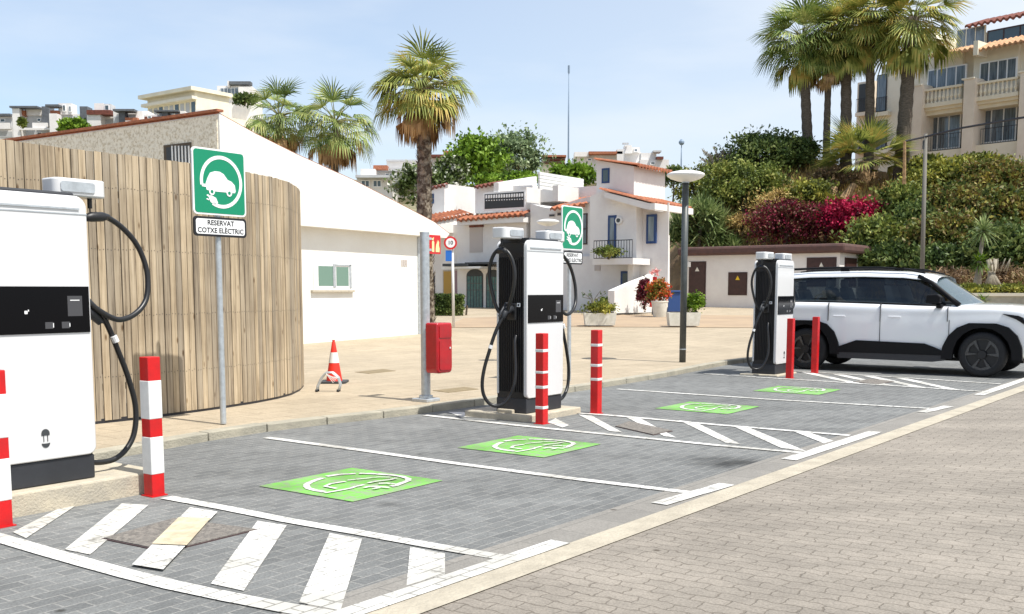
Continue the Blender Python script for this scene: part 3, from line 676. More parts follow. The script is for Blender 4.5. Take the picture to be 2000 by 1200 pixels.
plinth(C1, 1.5, .9, .158, .1, 'high concrete plinth under the nearest charging station', .12)
plinth(C2, 1.1, .95, .078, .08, 'low concrete plinth under the middle charging station', .14)
plinth(C3, .95, .7, .028, .0, 'thin concrete plinth under the farthest charging station', .05)
mb = MB(); p = G(992, 812, 0.04); mb.box((0, 0, .05), (.22, .14, .1)); o = mb.build('concrete_block', M['conc']); o.location = (p.x, p.y, .02); o.rotation_euler = (0, 0, UANG + R(90)); bev(o, .01)
mb = MB(); p = G(930, 812, 0.0)
tag(o, 'small loose concrete block leaning at the black side of the middle charger', 'block')

# ================================================================== BOLLARDS
def bollard(p, h, bands, label, group='square red bollards beside the chargers', s=.105, lean=0):
    t = thing('bollard', (p.x, p.y, 0), label, 'bollard', group, UANG)
    mb = MB(); mb.box((0, 0, h / 2), (s, s, h)); bev(mb.build('post', M['red'], t), .006)
    for z0, z1 in bands:
        mb = MB(); mb.box((0, 0, (z0 + z1) / 2), (s + .005, s + .005, z1 - z0)); bev(mb.build('white_band', M['bwhite'], t), .006)
    mb = MB(); mb.box((0, 0, .004), (s + .03, s + .025, .008)); mb.build('foot_paint', M['red'], t)
bollard(G(2, 1028), 1.0, [(.57, .85), (.17, .44)], 'red and white bollard cut off by the left edge of the photo')
bollard(G(302, 968), 1.02, [(.57, .85), (.165, .44)], 'nearest whole bollard, broad red and white blocks, right of the nearest charger')
bollard(G(1058, 828), 1.02, [(.81, .845), (.57, .6), (.40, .435), (.17, .205)], 'red bollard with four thin white bands in front of the middle charger')
bollard(G(1164, 808), 1.02, [(.82, .855), (.575, .61), (.405, .44)], 'red bollard with three thin white bands right of the middle charger')
bollard(G(1542, 739), 1.02, [], 'plain red bollard in front of the right edge of the far charger')
bollard(G(1591, 729), 1.02, [], 'plain red bollard in front of the rear wheel of the white car')

# ================================================================== SIGNS
def arc(cx, cz, r, a0, a1, n=40): return [(cx + r * math.cos(R(a0 + (a1 - a0) * i / n)), cz + r * math.sin(R(a0 + (a1 - a0) * i / n))) for i in range(n + 1)]
def flat(mb, pts, y, e=.002): mb.prism([(x, y, z) for x, z in pts], (0, -e, 0))
def ribbon(mb, pts, wd, y, e=.002):
    k = len(pts); Lf = []; Rt = []
    for i in range(k):
        a = pts[max(i - 1, 0)]; b = pts[min(i + 1, k - 1)]; dx, dz = b[0] - a[0], b[1] - a[1]; q = math.hypot(dx, dz); nx, nz = -dz / q, dx / q
        Lf.append((pts[i][0] + nx * wd / 2, pts[i][1] + nz * wd / 2)); Rt.append((pts[i][0] - nx * wd / 2, pts[i][1] - nz * wd / 2))
    for i in range(k - 1): flat(mb, [Rt[i], Rt[i + 1], Lf[i + 1], Lf[i]], y, e)
def ev_sign(base, label, wd=.67):
    t = thing('charging_bay_sign', base, label, 'sign', 'green electric car signs on poles', UANG)
    mb = MB(); mb.tube([(0, .035, -.02), (0, .035, 2.83)], .032, 14); mb.tube([(0, .035, 2.83), (0, .035, 2.835)], .033, 14); mb.build('pole', M['galv'], t, smooth=True, ang=40)
    w_, h_ = wd, .67; z0 = 2.16
    mb = MB(); flat(mb, rr(w_, h_, .045, cz=z0), 0, .018); pl = mb.build('sign_plate', M['signwhite'], t)
    mb = MB(); flat(mb, rr(w_ - .035, h_ - .035, .035, cz=z0 + .0175), -.0185); mb.build('green_field', M['signgreen'], pl)
    mb = MB(); cz = z0 + h_ / 2 + .005; y = -.021
    ribbon(mb, arc(.02, cz, .25, 190, -118, 48), .036, y)      # ring open at lower left, ends in a plug
    ribbon(mb, [(-.225, cz - .045), (-.16, cz - .05)], .03, y)
    car = [(-.17, cz - .09), (-.18, cz - .03), (-.155, cz + .03), (-.12, cz + .085), (-.06, cz + .105), (.0, cz + .105), (.05, cz + .085), (.1, cz + .03), (.15, cz + .015), (.19, cz - .02), (.2, cz - .08), (.19, cz - .1), (.12, cz - .1), (-.12, cz - .1)]
    flat(mb, car, y)
    for px_ in (-.105, .115):
        flat(mb, [(px_ + a, z) for a, z in arc(0, cz - .105, .036, 0, 345, 16)], y - .0025)
    plug = [(-.03, cz - .215), (-.055, cz - .165), (-.12, cz - .14), (-.145, cz - .17), (-.125, cz - .21), (-.07, cz - .24)]
    flat(mb, plug, y); flat(mb, [(-.155, cz - .135), (-.13, cz - .15), (-.14, cz - .165), (-.175, cz - .145)], y - .0003); flat(mb, [(-.165, cz - .175), (-.14, cz - .185), (-.145, cz - .195), (-.18, cz - .185)], y - .0003)
    mb.build('car_and_plug_symbol', M['signwhite'], pl)
    mb = MB()
    for px_ in (-.105, .115): flat(mb, [(px_ + a, z) for a, z in arc(0, cz - .105, .018, 0, 345, 14)], y - .005, .001)
    mb.build('wheel_dots', M['signgreen'], pl)
    mb = MB(); flat(mb, rr(w_, .2, .04, cz=1.94), 0, .016); sp = mb.build('text_plate', M['signblack'], t)
    mb = MB(); flat(mb, rr(w_ - .05, .155, .028, cz=1.9625), -.0165); mb.build('text_field', M['signwhite'], sp)
    text_mesh('text_line', 'RESERVAT', .072, M['signblack'], sp, (0, -.0195, 2.078), (R(90), 0, 0), sx=1.05)
    text_mesh('text_line', 'COTXE ELÈCTRIC', .072, M['signblack'], sp, (0, -.0195, 2.0), (R(90), 0, 0), sx=1.02)
    mb = MB(); mb.box((0, .012, 2.35), (.2, .02, .04)); mb.box((0, .012, 2.68), (.2, .02, .04)); mb.build('bracket', M['galv'], t)
b1 = GP(441, 829); b2 = GP(1111, 744)
ev_sign(b1 - V * .035 - U * .03 + Vector((0, 0, .03)), 'nearest green electric car sign reading RESERVAT COTXE ELECTRIC in front of the wooden fence')
ev_sign(b2 - V * .035 + Vector((0, 0, -.12)), 'farther green electric car sign behind the middle charger', wd=.6)
# fire extinguisher pole
p = GP(832, 784)
t = thing('extinguisher_post', p, 'silver pole with red fire extinguisher case and red sign by the kerb', 'extinguisher post', None, UANG)
mb = MB(); mb.tube([(0, 0, 0), (0, 0, 2.13)], .06, 20); mb.tube([(0, 0, 2.13), (0, 0, 2.15)], .062, 20); mb.build('pole', M['galv'], t, smooth=True, ang=40)
mb = MB(); mb.box((0, 0, .02), (.26, .26, .045)); mb.tube([(0, 0, .04), (0, 0, .08)], .09, 16); bev(mb.build('foot_plate', M['galv'], t), .01)
mb = MB(); mb.prism([(x, -.07, z) for x, z in rr(.3, .64, .03, .05, cx=.06, cz=.37)], (0, -.2, 0)); cs = bev(mb.build('extinguisher_case', M['sboxred'], t, smooth=True, ang=35), .02)
mb = MB(); mb.prism([(x, -.27, z) for x, z in rr(.24, .16, .02, cx=.07, cz=.82)], (0, -.008, 0)); mb.prism([(x, -.27, z) for x, z in rr(.24, .38, .02, .04, cx=.07, cz=.41)], (0, -.008, 0)); mb.build('case_door', M['sboxred'], cs)
mb = MB(); mb.box((.15, -.283, .69), (.02, .012, .02)); mb.build('latch', M['bwhite'], cs)
mb = MB(); mb.prism([(x, -.0, z) for x, z in rr(.22, .24, .004, cx=.19, cz=1.88)], (0, -.012, 0)); sg = mb.build('fire_sign', M['signred'], t)
mb = MB(); yy = -.0135
flat(mb, rr(.045, .14, .02, .005, cx=.15, cz=1.905), yy, .001); flat(mb, rr(.02, .03, .004, cx=.15, cz=2.05), yy, .001); flat(mb, [(.12, 2.07), (.16, 2.09), (.17, 2.08), (.13, 2.055)], yy - .001, .001)
flat(mb, [(.2, 1.905), (.275, 1.905), (.28, 1.95), (.265, 1.99), (.27, 2.03), (.25, 2.06), (.245, 2.02), (.23, 2.06), (.225, 2.02), (.21, 2.0), (.2, 1.95)], yy, .001)
M['cream_sym'] = mat('pale_yellow_symbol', (.8, .72, .35), .5); mb.build('extinguisher_symbol', M['cream_sym'], sg)
mb = MB(); mb.box((.07, .0, 1.93), (.1, .03, .03)); mb.box((.07, 0, 2.07), (.1, .03, .03)); mb.build('bracket', M['galv'], t)
# speed / parking sign far
p = GP(886, 640)
t = thing('traffic_sign', p, 'thin white pole with round red rimmed 10 sign beside the hedge', 'traffic sign')
mb = MB(); mb.tube([(0, 0, 0), (-.03, 0, 2.9)], .045, 10); mb.build('pole', M['bwhite'], t, smooth=True)
zt = at(880, 475, p.y).z - p.z
mb = MB(); flat(mb, [(-.08 + a, b) for a, b in arc(0, zt, .21, 0, 350, 30)], -.07, .02); dk = mb.build('sign_disc', M['signred'], t)
mb = MB(); flat(mb, [(-.08 + a, b) for a, b in arc(0, zt, .15, 0, 350, 30)], -.091, .004); mb.build('disc_field', M['signwhite'], dk)
text_mesh('disc_number', '10', .17, M['signblack'], dk, (-.08, -.097, zt), (R(90), 0, 0))
zb = at(876, 500, p.y).z - p.z; mb = MB(); mb.box((-.14, -.06, zb), (.2, .02, .34)); mb.build('blue_plate', M['signblue'], t)
# traffic cone
p = GP(653, 748)
t = thing('traffic_cone', p, 'worn red and white traffic cone on the pavement beside the wooden fence', 'traffic cone')
mb = MB(); mb.prism([(x, y, 0) for x, y in rr(.4, .4, .05, cz=-.2)], (0, 0, .035)); bev(mb.build('base', M['slate'], t), .006)
def cr_(z): return .125 - .1 * (z - .03) / .6
mb = MB(); mb.lathe([(cr_(z), z) for z in (.03, .2, .34, .48, .62)] + [(.018, .635), (.024, .66)], n=24); mb.build('body', M['cone'], t, smooth=True, ang=50)
mb = MB(); mb.lathe([(cr_(z) + .004, z) for z in (.31, .4, .47)], n=24); mb.build('white_band', M['bwhite'], t, smooth=True, ang=50)
# grey metal rack in front of the cone
p = GP(642, 766)
t = thing('metal_rack', p, 'small grey steel arch rack standing in front of the traffic cone', 'rack')
mb = MB()
for y in (0, .1):
    mb.tube([(-.17 + .0, y, 0), (-.16, y, .08), (-.1, y, .2), (-.04, y, .27), (.05, y, .27), (.13, y, .2), (.16, y, .1), (.13, y, 0)], .013, 8)
mb.build('arch_frame', M['galv'], t, smooth=True)
mb = MB()
for i in range(5): mb.tube([(-.03 + i * .02, -.02, .25 - i * .012 + .012), (.07 + i * .02, -.02, .13 + i * .018)], .0055, 6)
mb.build('slanted_bars', M['bwhite'], t, smooth=True)
mb = MB()
for x in (-.17, .13):
    for y in (0, .1): mb.tube([(x, y, 0), (x, y, .035)], .02, 8)
mb.build('rubber_foot', M['black'], t, smooth=True)

# ================================================================== LAMPS
def disc_lamp(base, ztop, rad, label, pr=.065):
    t = thing('disc_lamp', base, label, 'street lamp', 'disc lamps on single posts'); h = ztop - base.z
    mb = MB(); mb.tube([(0, 0, 0), (0, 0, h - .2)], pr, 16); mb.build('post', M['lamppost'], t, smooth=True)
    mb = MB(); mb.tube([(0, 0, .25), (0, 0, .27)], pr + .006, 16); mb.tube([(0, 0, h - .24), (0, 0, h - .2)], pr + .01, 16); mb.build('collar', M['galv'], t, smooth=True, ang=40)
    mb = MB(); k = rad / .36
    mb.lathe([(.05, h - .22 * k), (.16 * k, h - .2 * k), (.28 * k, h - .16 * k), (.345 * k, h - .115 * k), (.362 * k, h - .09 * k), (.35 * k, h - .065 * k), (.28 * k, h - .035 * k), (.15 * k, h - .01 * k), (.03, h)], n=36)
    mb.build('lamp_shade', M['lamp'], t, smooth=True)
b = GP(1333, 708); disc_lamp(b, at(1340, 333, b.y).z, at(1377, 345, b.y).x - at(1340, 345, b.y).x, 'nearer disc lamp on dark post left of the far charger')
b = Vector((at(1070, 500, 20).x, 20, pave_z(20))); disc_lamp(b, at(1070, 428, 20).z, .22, 'small disc lamp whose white shade rises just above the middle charger', .05)

# ================================================================== WOODEN FENCE
FPX = [(0, 853), (95, 841), (187, 829), (262, 821), (320, 814), (380, 806), (437, 798), (500, 788), (545, 779), (570, 772), (586, 764), (594, 755)]
FP = [G(x, y, .08) for x, y in FPX]; d = (FP[0] - FP[2]).normalized()
FP = [FP[0] + d * 7 + Vector((-1.5, .3, 0)), FP[0] + d * 3 + Vector((-.2, 0, 0))] + FP + [Vector((-3.12, 15.3, .08)), Vector((-3.5, 15.9, .08)), Vector((-4.5, 16.6, .08)), Vector((-9, 18, .08))]
t = thing('wooden_fence', FP[6], 'tall curved fence of weathered vertical pine planks left of the white building', 'fence')
W_ = walk(FP, .088); mb = MB(); rb = MB(); bs = MB(); nb = MB()
FH = 2.83
for i, (a, b) in enumerate(zip(W_, W_[1:])):
    d = (b - a).normalized(); n = Vector((-d.y, d.x, 0)); j = random.uniform(-.006, .006); w2 = .0388 + random.uniform(-.0015, .0012)
    c = (a + b) / 2 + n * j; h = FH + random.uniform(-.005, .005); tw = random.uniform(-.03, .03); dd = (d + n * tw).normalized(); nn = Vector((-dd.y, dd.x, 0))
    P = [c - dd * w2, c + dd * w2, c + dd * w2 + nn * .022, c - dd * w2 + nn * .022]; mb.prism([p + Vector((0, 0, .03)) for p in P], (0, 0, h))
    for z in (.5, 1.15, 1.85, 2.5):
        for sx_ in (-.5, .5):
            q_ = c + dd * w2 * sx_ - nn * .002 + Vector((0, 0, z + random.uniform(-.01, .01))); nb.poly([q_ + dd * i + Vector((0, 0, k)) for i, k in ((-.0045, -.0045), (.0045, -.0045), (.0045, .0045), (-.0045, .0045))])
    P = [a + n * .03, b + n * .03, b + n * .07, a + n * .07]
    for z in (.35, 1.0, 1.7, 2.4): rb.prism([p + Vector((0, 0, z)) for p in P], (0, 0, .07))
    P = [a + n * .005, b + n * .005, b + n * .03, a + n * .03]; bs.prism(P, (0, 0, .05))
nb.build('nails', M['iron'], t, world=True); mb.build('planks', M['wood'], t, world=True); rb.build('rails', M['bark'], t, world=True); bs.build('base_strip', M['iron'], t, world=True)

# ================================================================== WHITE BUILDING
A = GP(595, 672); B = GP(820, 653); wd_ = (B - A); FW = Face(A, wd_)
t = thing('white_building', A, 'low white rendered building with sloping roofline and small sliding window behind the fence', 'building')
sA = FW.s_of(FW.hit(428, 222, .3)) + .03; sB = FW.s_of(FW.hit(820))
mb = MB(); FW.srect(mb, sA, sB, 0, 3.2, -9.5, 0)
mb.build('wall', M['wall'], t, world=True)
pts = [(428, 222), (500, 262), (580, 302), (690, 352), (770, 393), (848, 434), (878, 457), (872, 465), (735, 453), (590, 441), (428, 424)]
mb = MB(); Pw = [FW.hit(x, y, .3) for x, y in pts]; Pw[-1].x, Pw[-1].y = Pw[0].x, Pw[0].y; mb.prism(Pw, FW.n * -9.8); mb.build('upper_wall', M['wall'], t, world=True)
mb = MB(); k = pts[:7]
Pt = [FW.hit(x, y, .3) for x, y in k]; q = [p + Vector((0, 0, .016)) for p in Pt]
mb.prism([p + Vector((0, 0, .004)) for p in Pt] + list(reversed(q)), FW.n * -9.9); mb.build('roof', M['tile'], t, world=True)
corner = Pw[0].copy(); corner.z = 0; F2 = Face(corner + FW.d * -.0, -FW.n); ztop = Pw[0].z
mb = MB(); F2.srect(mb, .06, 9.75, 0, ztop - .03, -.01, .025); mb.build('roughcast_wall', M['rough'], t, world=True)
mb = MB(); F2.srect(mb, -.03, 9.9, ztop + .04, ztop + .09, -.1, .09)
mb.build('roof_edge', M['tile'], t, world=True)
wn = MB(); F2.rect(wn, 320, 281, 373, 333, -.02, .05); wf = wn.build('barred_window', M['bark'], t, world=True)
wn = MB(); F2.rect(wn, 325, 286, 370, 330, 0, .052); wn.build('dark_opening', M['slate'], wf, world=True)
wn = MB()
for i in range(6): x = 335 + i * 6.5; F2.rect(wn, x, 285, x + 2.2, 331, .03, .07)
wn.build('bars', M['bwhite'], wf, world=True)
wn = MB(); FW.rect(wn, 613, 513, 691, 568, -.03, .035); wf = wn.build('window', M['signwhite'], t, world=True)
wn = MB(); FW.rect(wn, 622, 520, 651, 559, 0, .037); FW.rect(wn, 657, 522, 681, 559, 0, .037); wn.build('glass_panes', M['glassg'], wf, world=True)
wn = MB(); FW.rect(wn, 651, 516, 656, 562, 0, .05); FW.rect(wn, 656, 517, 686, 520, 0, .05); FW.rect(wn, 683, 517, 687, 563, 0, .05); wn.build('sash', M['galv'], wf, world=True)
wn = MB(); FW.rect(wn, 611, 567, 693, 571, 0, .08); wn.build('sill', M['conc'], wf, world=True)
wn = MB()
for i in range(3): FW.rect(wn, 785 + i * 4, 508, 787.5 + i * 4, 520, 0, .02)
wn.build('vent_slots', M['shutter'], t, world=True)
wn = MB(); FW.srect(wn, FW.s_of(FW.hit(815)), sB + .03, 0, 3.0, -.35, .04); wn.build('corner_pipe', M['galv'], t, world=True)

# ================================================================== HOUSES ON THE PLAZA
def facade(px, Y, d, py=600): return Face(at(px, py, Y), d)
def piece(name, m, t, fn, world=True, bevel=0, parent=None):
    mb = MB(); fn(mb); o = mb.build(name, m, parent or t, world=True)
    if bevel: bev(o, bevel)
    return o
def window(f, t, x0, y0, x1, y1, frame='signwhite', glass='glass', fr=.05, mull=1, rails=0, name='window', out=.03):
    mb = MB(); a, b, zb, zt = f.rect(mb, x0, y0, x1, y1, out - .12, out); wf = mb.build(name, M[frame], t, world=True)
    mb = MB(); n = mull; wpane = (b - a - fr) / n
    for i in range(n):
        if rails:
            hh = (zt - zb - fr) / (rails + 1)
            for k in range(rails + 1): f.srect(mb, a + fr + i * wpane, a + (i + 1) * wpane, zb + fr + k * hh, zb + (k + 1) * hh, out - .1, out + .006)
        else: f.srect(mb, a + fr + i * wpane, a + (i + 1) * wpane, zb + fr, zt - fr, out - .1, out + .006)
    mb.build('pane', M[glass], wf, world=True); return wf
def railing(f, t, x0, y0, x1, y1, step=.13, m='iron', off=0.0, name='railing'):
    mb = MB(); a = f.s_of(f.hit(x0, (y0 + y1) / 2, off)); b = f.s_of(f.hit(x1, (y0 + y1) / 2, off)); a, b = min(a, b), max(a, b); xm = (x0 + x1) / 2
    zt = f.hit(xm, y0, off).z; zb = f.hit(xm, y1, off).z
    f.srect(mb, a, b, zt - .035, zt, off - .02, off + .02); f.srect(mb, a, b, zb, zb + .03, off - .02, off + .02)
    k = max(2, int((b - a) / step))
    for i in range(k + 1): s = a + (b - a) * i / k; f.srect(mb, s - .01, s + .01, zb + .03, zt - .035, off - .008, off + .008)
    return mb.build(name, M[m], t, world=True)
def roof(name, t, pts_eave, up, m='tile', pitch=.26, amp=.07, parent=None):
    mb = MB(); tiles(mb, pts_eave[0], pts_eave[1], up, pitch, amp); return mb.build(name, M[m], parent or t, world=True)

M['tiled2'] = mat('weathered_terracotta', (.42, .14, .06), .85, c2=(.2, .07, .04), scale=5)
# ---- house A: right hand white house with the outside stair
YA = 44.5
FA = facade(1238, YA, V); FB = facade(1238, YA, U); N = at(1238, 600, YA)
t = thing('white_house', Vector((N.x, N.y, .5)), 'white house with blue windows, balcony and outside stair left of the brown roofed low building', 'house')
lB = FB.s_of(FB.hit(1302, 350))
piece('upper_storey', M['wallb'], t, lambda mb: FA.poly(mb, [(1165, 313), (1238, 325), (1238, 384), (1165, 378)], -lB, 0))
c0, c1_ = FA.hit(1238, 325), FB.hit(1303, 333)
# upper roof slopes down towards the right
a_ = FB.pt(-.25, FA.hit(1238, 324).z, .25); b_ = FB.pt(lB + .2, FA.hit(1238, 324).z, .25); up = (FA.hit(1165, 309) - FA.hit(1238, 320)); up = Vector((V.x, V.y, 0)) * (FA.s_of(FA.hit(1165)) + .3) + Vector((0, 0, FA.hit(1165, 311).z - FA.hit(1238, 323).z))
roof('upper_roof', t, (a_, b_), up)
window(FA, t, 1175, 329, 1190, 358, 'blue', 'glass', .07)
# main storeys
FA2 = Face(FA.pt(0, 0, .35), V)
sl = FA2.s_of(FA2.hit(1179)); zt_ = FA2.hit(1182, 372).z
piece('main_wall', M['wallb'], t, lambda mb: FA2.poly(mb, [(1152, 384), (1180, 372), (1243, 387), (1243, 506), (1152, 506)], -2.6, 0))
piece('ground_floor_wall', M['wallb'], t, lambda mb: FA2.rect(mb, 1100, 500, 1260, 616, -2.6, -.9))
piece('side_wall', M['wallb'], t, lambda mb: FA2.rect(mb, 1236, 398, 1305, 600, -.64, -.6))
# roof over the main storey, eave facing right
ea = FA2.hit(1279, 397, .5); eb = ea + U * 3.6
up = Vector((V.x, V.y, 0)) * (FA2.s_of(FA2.hit(1180)) - FA2.s_of(ea)); up = up + Vector((0, 0, FA2.hit(1182, 371).z - ea.z))
roof('main_roof', t, (ea - U * .0, eb), up, pitch=.3, amp=.08)
piece('roof_verge', M['wallb'], t, lambda mb: FA2.poly(mb, [(1180, 375), (1279, 400), (1279, 412), (1258, 408), (1180, 386)], -.3, .45))
piece('eave_band', M['wallb'], t, lambda mb: mb.prism([ea + V * .25, ea, eb, eb + V * .25], (0, 0, -.26)))
window(FA2, t, 1262, 419, 1281, 476, 'blue', 'glassl', .1, out=-.5)
window(FA2, t, 1187, 421, 1203, 503, 'blue', 'glassl', .1, name='balcony_door')
window(FA2, t, 1212, 530, 1229, 563, 'blue', 'glass', .1, out=-.85)
piece('wall_vent', M['shutter'], t, lambda mb: FA2.rect(mb, 1161, 518, 1172, 529, -1, -.87))
q = FA2.hit(1209, 431, .05); mb = MB(); mb.prism([q + V * a + Vector((0, 0, b)) for a, b in arc(0, 0, .16, 0, 345, 16)], FA2.n * .06); lt = mb.build('wall_lantern', M['lamp'], t, world=True)
mb = MB(); mb.prism([q + FA2.n * .062 + V * a + Vector((0, 0, b)) for a, b in arc(0, 0, .09, 0, 345, 16)], FA2.n * .02); mb.build('lantern_face', M['lamppost'], lt, world=True)
piece('balcony_slab', M['wallb'], t, lambda mb: FA2.rect(mb, 1157, 505, 1236, 517, -.5, 1.0))
railing(FA2, t, 1160, 469, 1235, 505, off=.9, name='balcony_railing')
# lit stair walls (plane facing the sun)
FS = Face(FA2.pt(FA2.s_of(FA2.hit(1236)), 0, 0), U)
piece('lit_upper_wall', M['wallb'], t, lambda mb: FS.poly(mb, [(1236, 468), (1257, 456), (1263, 458), (1263, 478), (1282, 480), (1282, 458), (1308, 460), (1308, 560), (1236, 572)], -.25, 0))
FS2 = Face(FS.pt(0, 0, .7), U)
piece('stair_parapet', M['wallb'], t, lambda mb: FS2.poly(mb, [(1200, 568), (1236, 552), (1270, 539), (1300, 524), (1300, 610), (1200, 612)], -.3, 0))
0 and piece('stair_flight', M['conc'], t, lambda mb: [FS2.srect(mb, FS2.s_of(FS2.hit(1202)) + i * .3, FS2.s_of(FS2.hit(1202)) + (i + 1) * .3, .5, .9 + .17 * i, -1.2, -.31) for i in range(12)] and None)
# left wing of the house
FL_ = Face(FA2.pt(0, 0, -1.2), V)
piece('wing_wall', M['wallb'], t, lambda mb: FL_.poly(mb, [(1036, 398), (1072, 408), (1135, 388), (1165, 382), (1165, 616), (1036, 616)], -5, 0))
e1 = FL_.hit(1072, 410, .3); e2 = FL_.hit(1140, 402, .3)
FG = Face(FL_.pt(FL_.s_of(FL_.hit(1144)), 0, 0), U)
piece('lit_column', M['wallb'], t, lambda mb: FG.poly(mb, [(1144, 402), (1181, 389), (1181, 505), (1158, 508), (1158, 600), (1144, 600)], -.25, 0))
roof('wing_roof', t, (FL_.hit(1074, 408, .45), FL_.hit(1142, 399, .45)), U * 3 + Vector((0, 0, .75)), pitch=.3)
window(FL_, t, 1136, 417, 1147, 478, 'bdoor', 'glassl', .06, rails=1)
window(FL_, t, 1072, 418, 1084, 424, 'shutter', 'slate', .03)
window(FL_, t, 1088, 415, 1097, 422, 'shutter', 'slate', .03)
piece('roof_terrace_parapet', M['wallb'], t, lambda mb: FL_.rect(mb, 1040, 367, 1180, 392, -5, -2))
FG2 = Face(FL_.pt(FL_.s_of(FL_.hit(1090)), 0, -1.9), U)
piece('lit_parapet', M['wallb'], t, lambda mb: FG2.rect(mb, 1090, 365, 1130, 395, -.3, 0))
piece('slatted_screen', M['bwhite'], t, lambda mb: [Face(FL_.pt(FL_.s_of(FL_.hit(1054)), 0, -4), U).rect(mb, 1054, 343 + k * 6.5, 1140, 348.6 + k * 6.5, -.1, 0) for k in range(5)] and None)
# ---- house B
YB = 49
FB1 = facade(1028, YB, V); FBu = facade(1028, YB, U)
t = thing('white_house', at(960, 600, YB), 'white house with arched teal doors and dark terrace railing left of the middle charger', 'house')
piece('wall', M['wallb'], t, lambda mb: FB1.rect(mb, 893, 424, 1028, 613, -6, 0))
piece('pillar', M['wallb'], t, lambda mb: FBu.rect(mb, 1028, 367, 1052, 613, -.3, .02))
piece('upper_storey', M['wallb'], t, lambda mb: FB1.poly(mb, [(928, 364), (1040, 362), (1040, 412), (928, 417)], -5, -1.2))
Fu2 = Face(FB1.pt(FB1.s_of(FB1.hit(974)), 0, -1.3), U)
piece('lit_upper_wall', M['wallb'], t, lambda mb: Fu2.poly(mb, [(974, 357), (1048, 345), (1048, 372), (974, 378)], -.3, 0))
window(FB1, t, 944, 374, 1026, 410, 'signwhite', 'slate', .08, out=.05, name='terrace_opening')
mb = MB()
for i in range(16):
    x = 948 + i * 5; FB1.rect(mb, x, 381.5 - (i * .25), x + 2.6, 388 - (i * .25), .04, .08)
    FB1.rect(mb, x + 1, 391 - i * .2, x + 3, 393 - i * .2, .04, .08)
mb.build('terrace_lattice', M['signwhite'], t, world=True)
roof('tile_band', t, (FB1.hit(892, 430, .6), FB1.hit(1024, 418, .6)), U * .7 + Vector((0, 0, .2)), 'tiled2', pitch=.3)
roof('top_coping', t, (FB1.hit(926, 366, -.9), FB1.hit(975, 357, -.9)), U * .5 + Vector((0, 0, .12)), 'tiled')
piece('cornice', M['wallb'], t, lambda mb: FB1.rect(mb, 893, 427, 1022, 437, 0, .5))
window(FB1, t, 917, 442, 942, 493, 'shutter', 'shutter', .08)
piece('window_head', M['tiled'], t, lambda mb: FB1.rect(mb, 916, 438, 943, 444, 0, .07))
def arch_door(x0, x1, y0, ys, y1):
    pts = [(x0, y1), (x0, ys)] + [(x0 + (x1 - x0) * (1 - math.cos(R(a))) / 2, ys - (ys - y0) * math.sin(R(a))) for a in range(15, 180, 15)] + [(x1, ys), (x1, y1)]
    mb = MB(); FB1.poly(mb, pts, -.05, .03); d = mb.build('arched_door', M['slate'], t, world=True)
    mb = MB(); FB1.rect(mb, x0 + 2, ys + 1, x1 - 2, y1 - 2, 0, .04); mb.build('door_glass', M['teal'], d, world=True)
    mb = MB(); xm = (x0 + x1) / 2
    FB1.rect(mb, x0 + 2, ys + 14, x1 - 2, ys + 15.5, .03, .06); FB1.rect(mb, x0 + 2, ys + 27, x1 - 2, ys + 28.5, .03, .06)
    for k in range(1, 5): xx = x0 + 2 + (x1 - x0 - 4) * k / 5; FB1.rect(mb, xx - .5, ys + 1, xx + .5, y1 - 2, .03, .055)
    mb.build('glazing_bars', M['lamppost'], d, world=True)
arch_door(911, 943, 526, 539, 606); arch_door(949, 978, 527, 540, 606)
piece('pergola', M['slate'], t, lambda mb: (FB1.rect(mb, 864, 515, 912, 520, -.2, 1.5), FB1.rect(mb, 908, 512, 1000, 516, -.2, 1.4)) and None)
piece('pergola_beam', M['bwhite'], t, lambda mb: FB1.rect(mb, 862, 521, 938, 525, -.2, 1.4))
piece('terrace_kerb', M['conc'], t, lambda mb: FB1.rect(mb, 905, 607, 1020, 615, -.2, .5))
# ---- house C
YC = 54
FC = facade(868, YC, V); FCu = facade(868, YC, U)
t = thing('white_house', at(870, 600, YC), 'white house with red tile band and ochre door behind the clipped hedge', 'house')
piece('wall', M['wallb'], t, lambda mb: FC.rect(mb, 832, 440, 912, 613, -6, 1.2))
lC = FCu.s_of(FCu.hit(929))
piece('upper_storey', M['wallb'], t, lambda mb: FC.poly(mb, [(838, 366), (868, 359), (868, 418), (838, 420)], -lC, 0))
roof('upper_coping', t, (FC.hit(838, 368, .1), FC.hit(869, 361, .1)), U * .4 + Vector((0, 0, .1)), 'tiled')
window(FC, t, 841, 379, 847, 398, 'blue', 'glass', .05)
piece('lower_parapet', M['wallb'], t, lambda mb: FCu.poly(mb, [(830, 438), (868, 425), (926, 414), (926, 455), (830, 455)], -1, 1.6))
roof('tile_band', t, (FCu.hit(832, 434, 1.7), FCu.hit(925, 418, 1.7)), V * .8 + Vector((0, 0, .25)), 'tiled2', pitch=.3)
FC2 = Face(FC.pt(0, 0, 1.2), V)
window(FC2, t, 865, 528, 885, 612, 'conc', 'ochre', .06, name='ochre_door')
window(FC2, t, 887, 527, 902, 585, 'shutter', 'mauve', .05, name='mauve_shutter')
window(FC2, t, 840, 539, 849, 590, 'slate', 'bdoor', .03, name='dark_door')
piece('balcony_slab', M['wallb'], t, lambda mb: FC2.rect(mb, 862, 514, 905, 519, 0, .8))
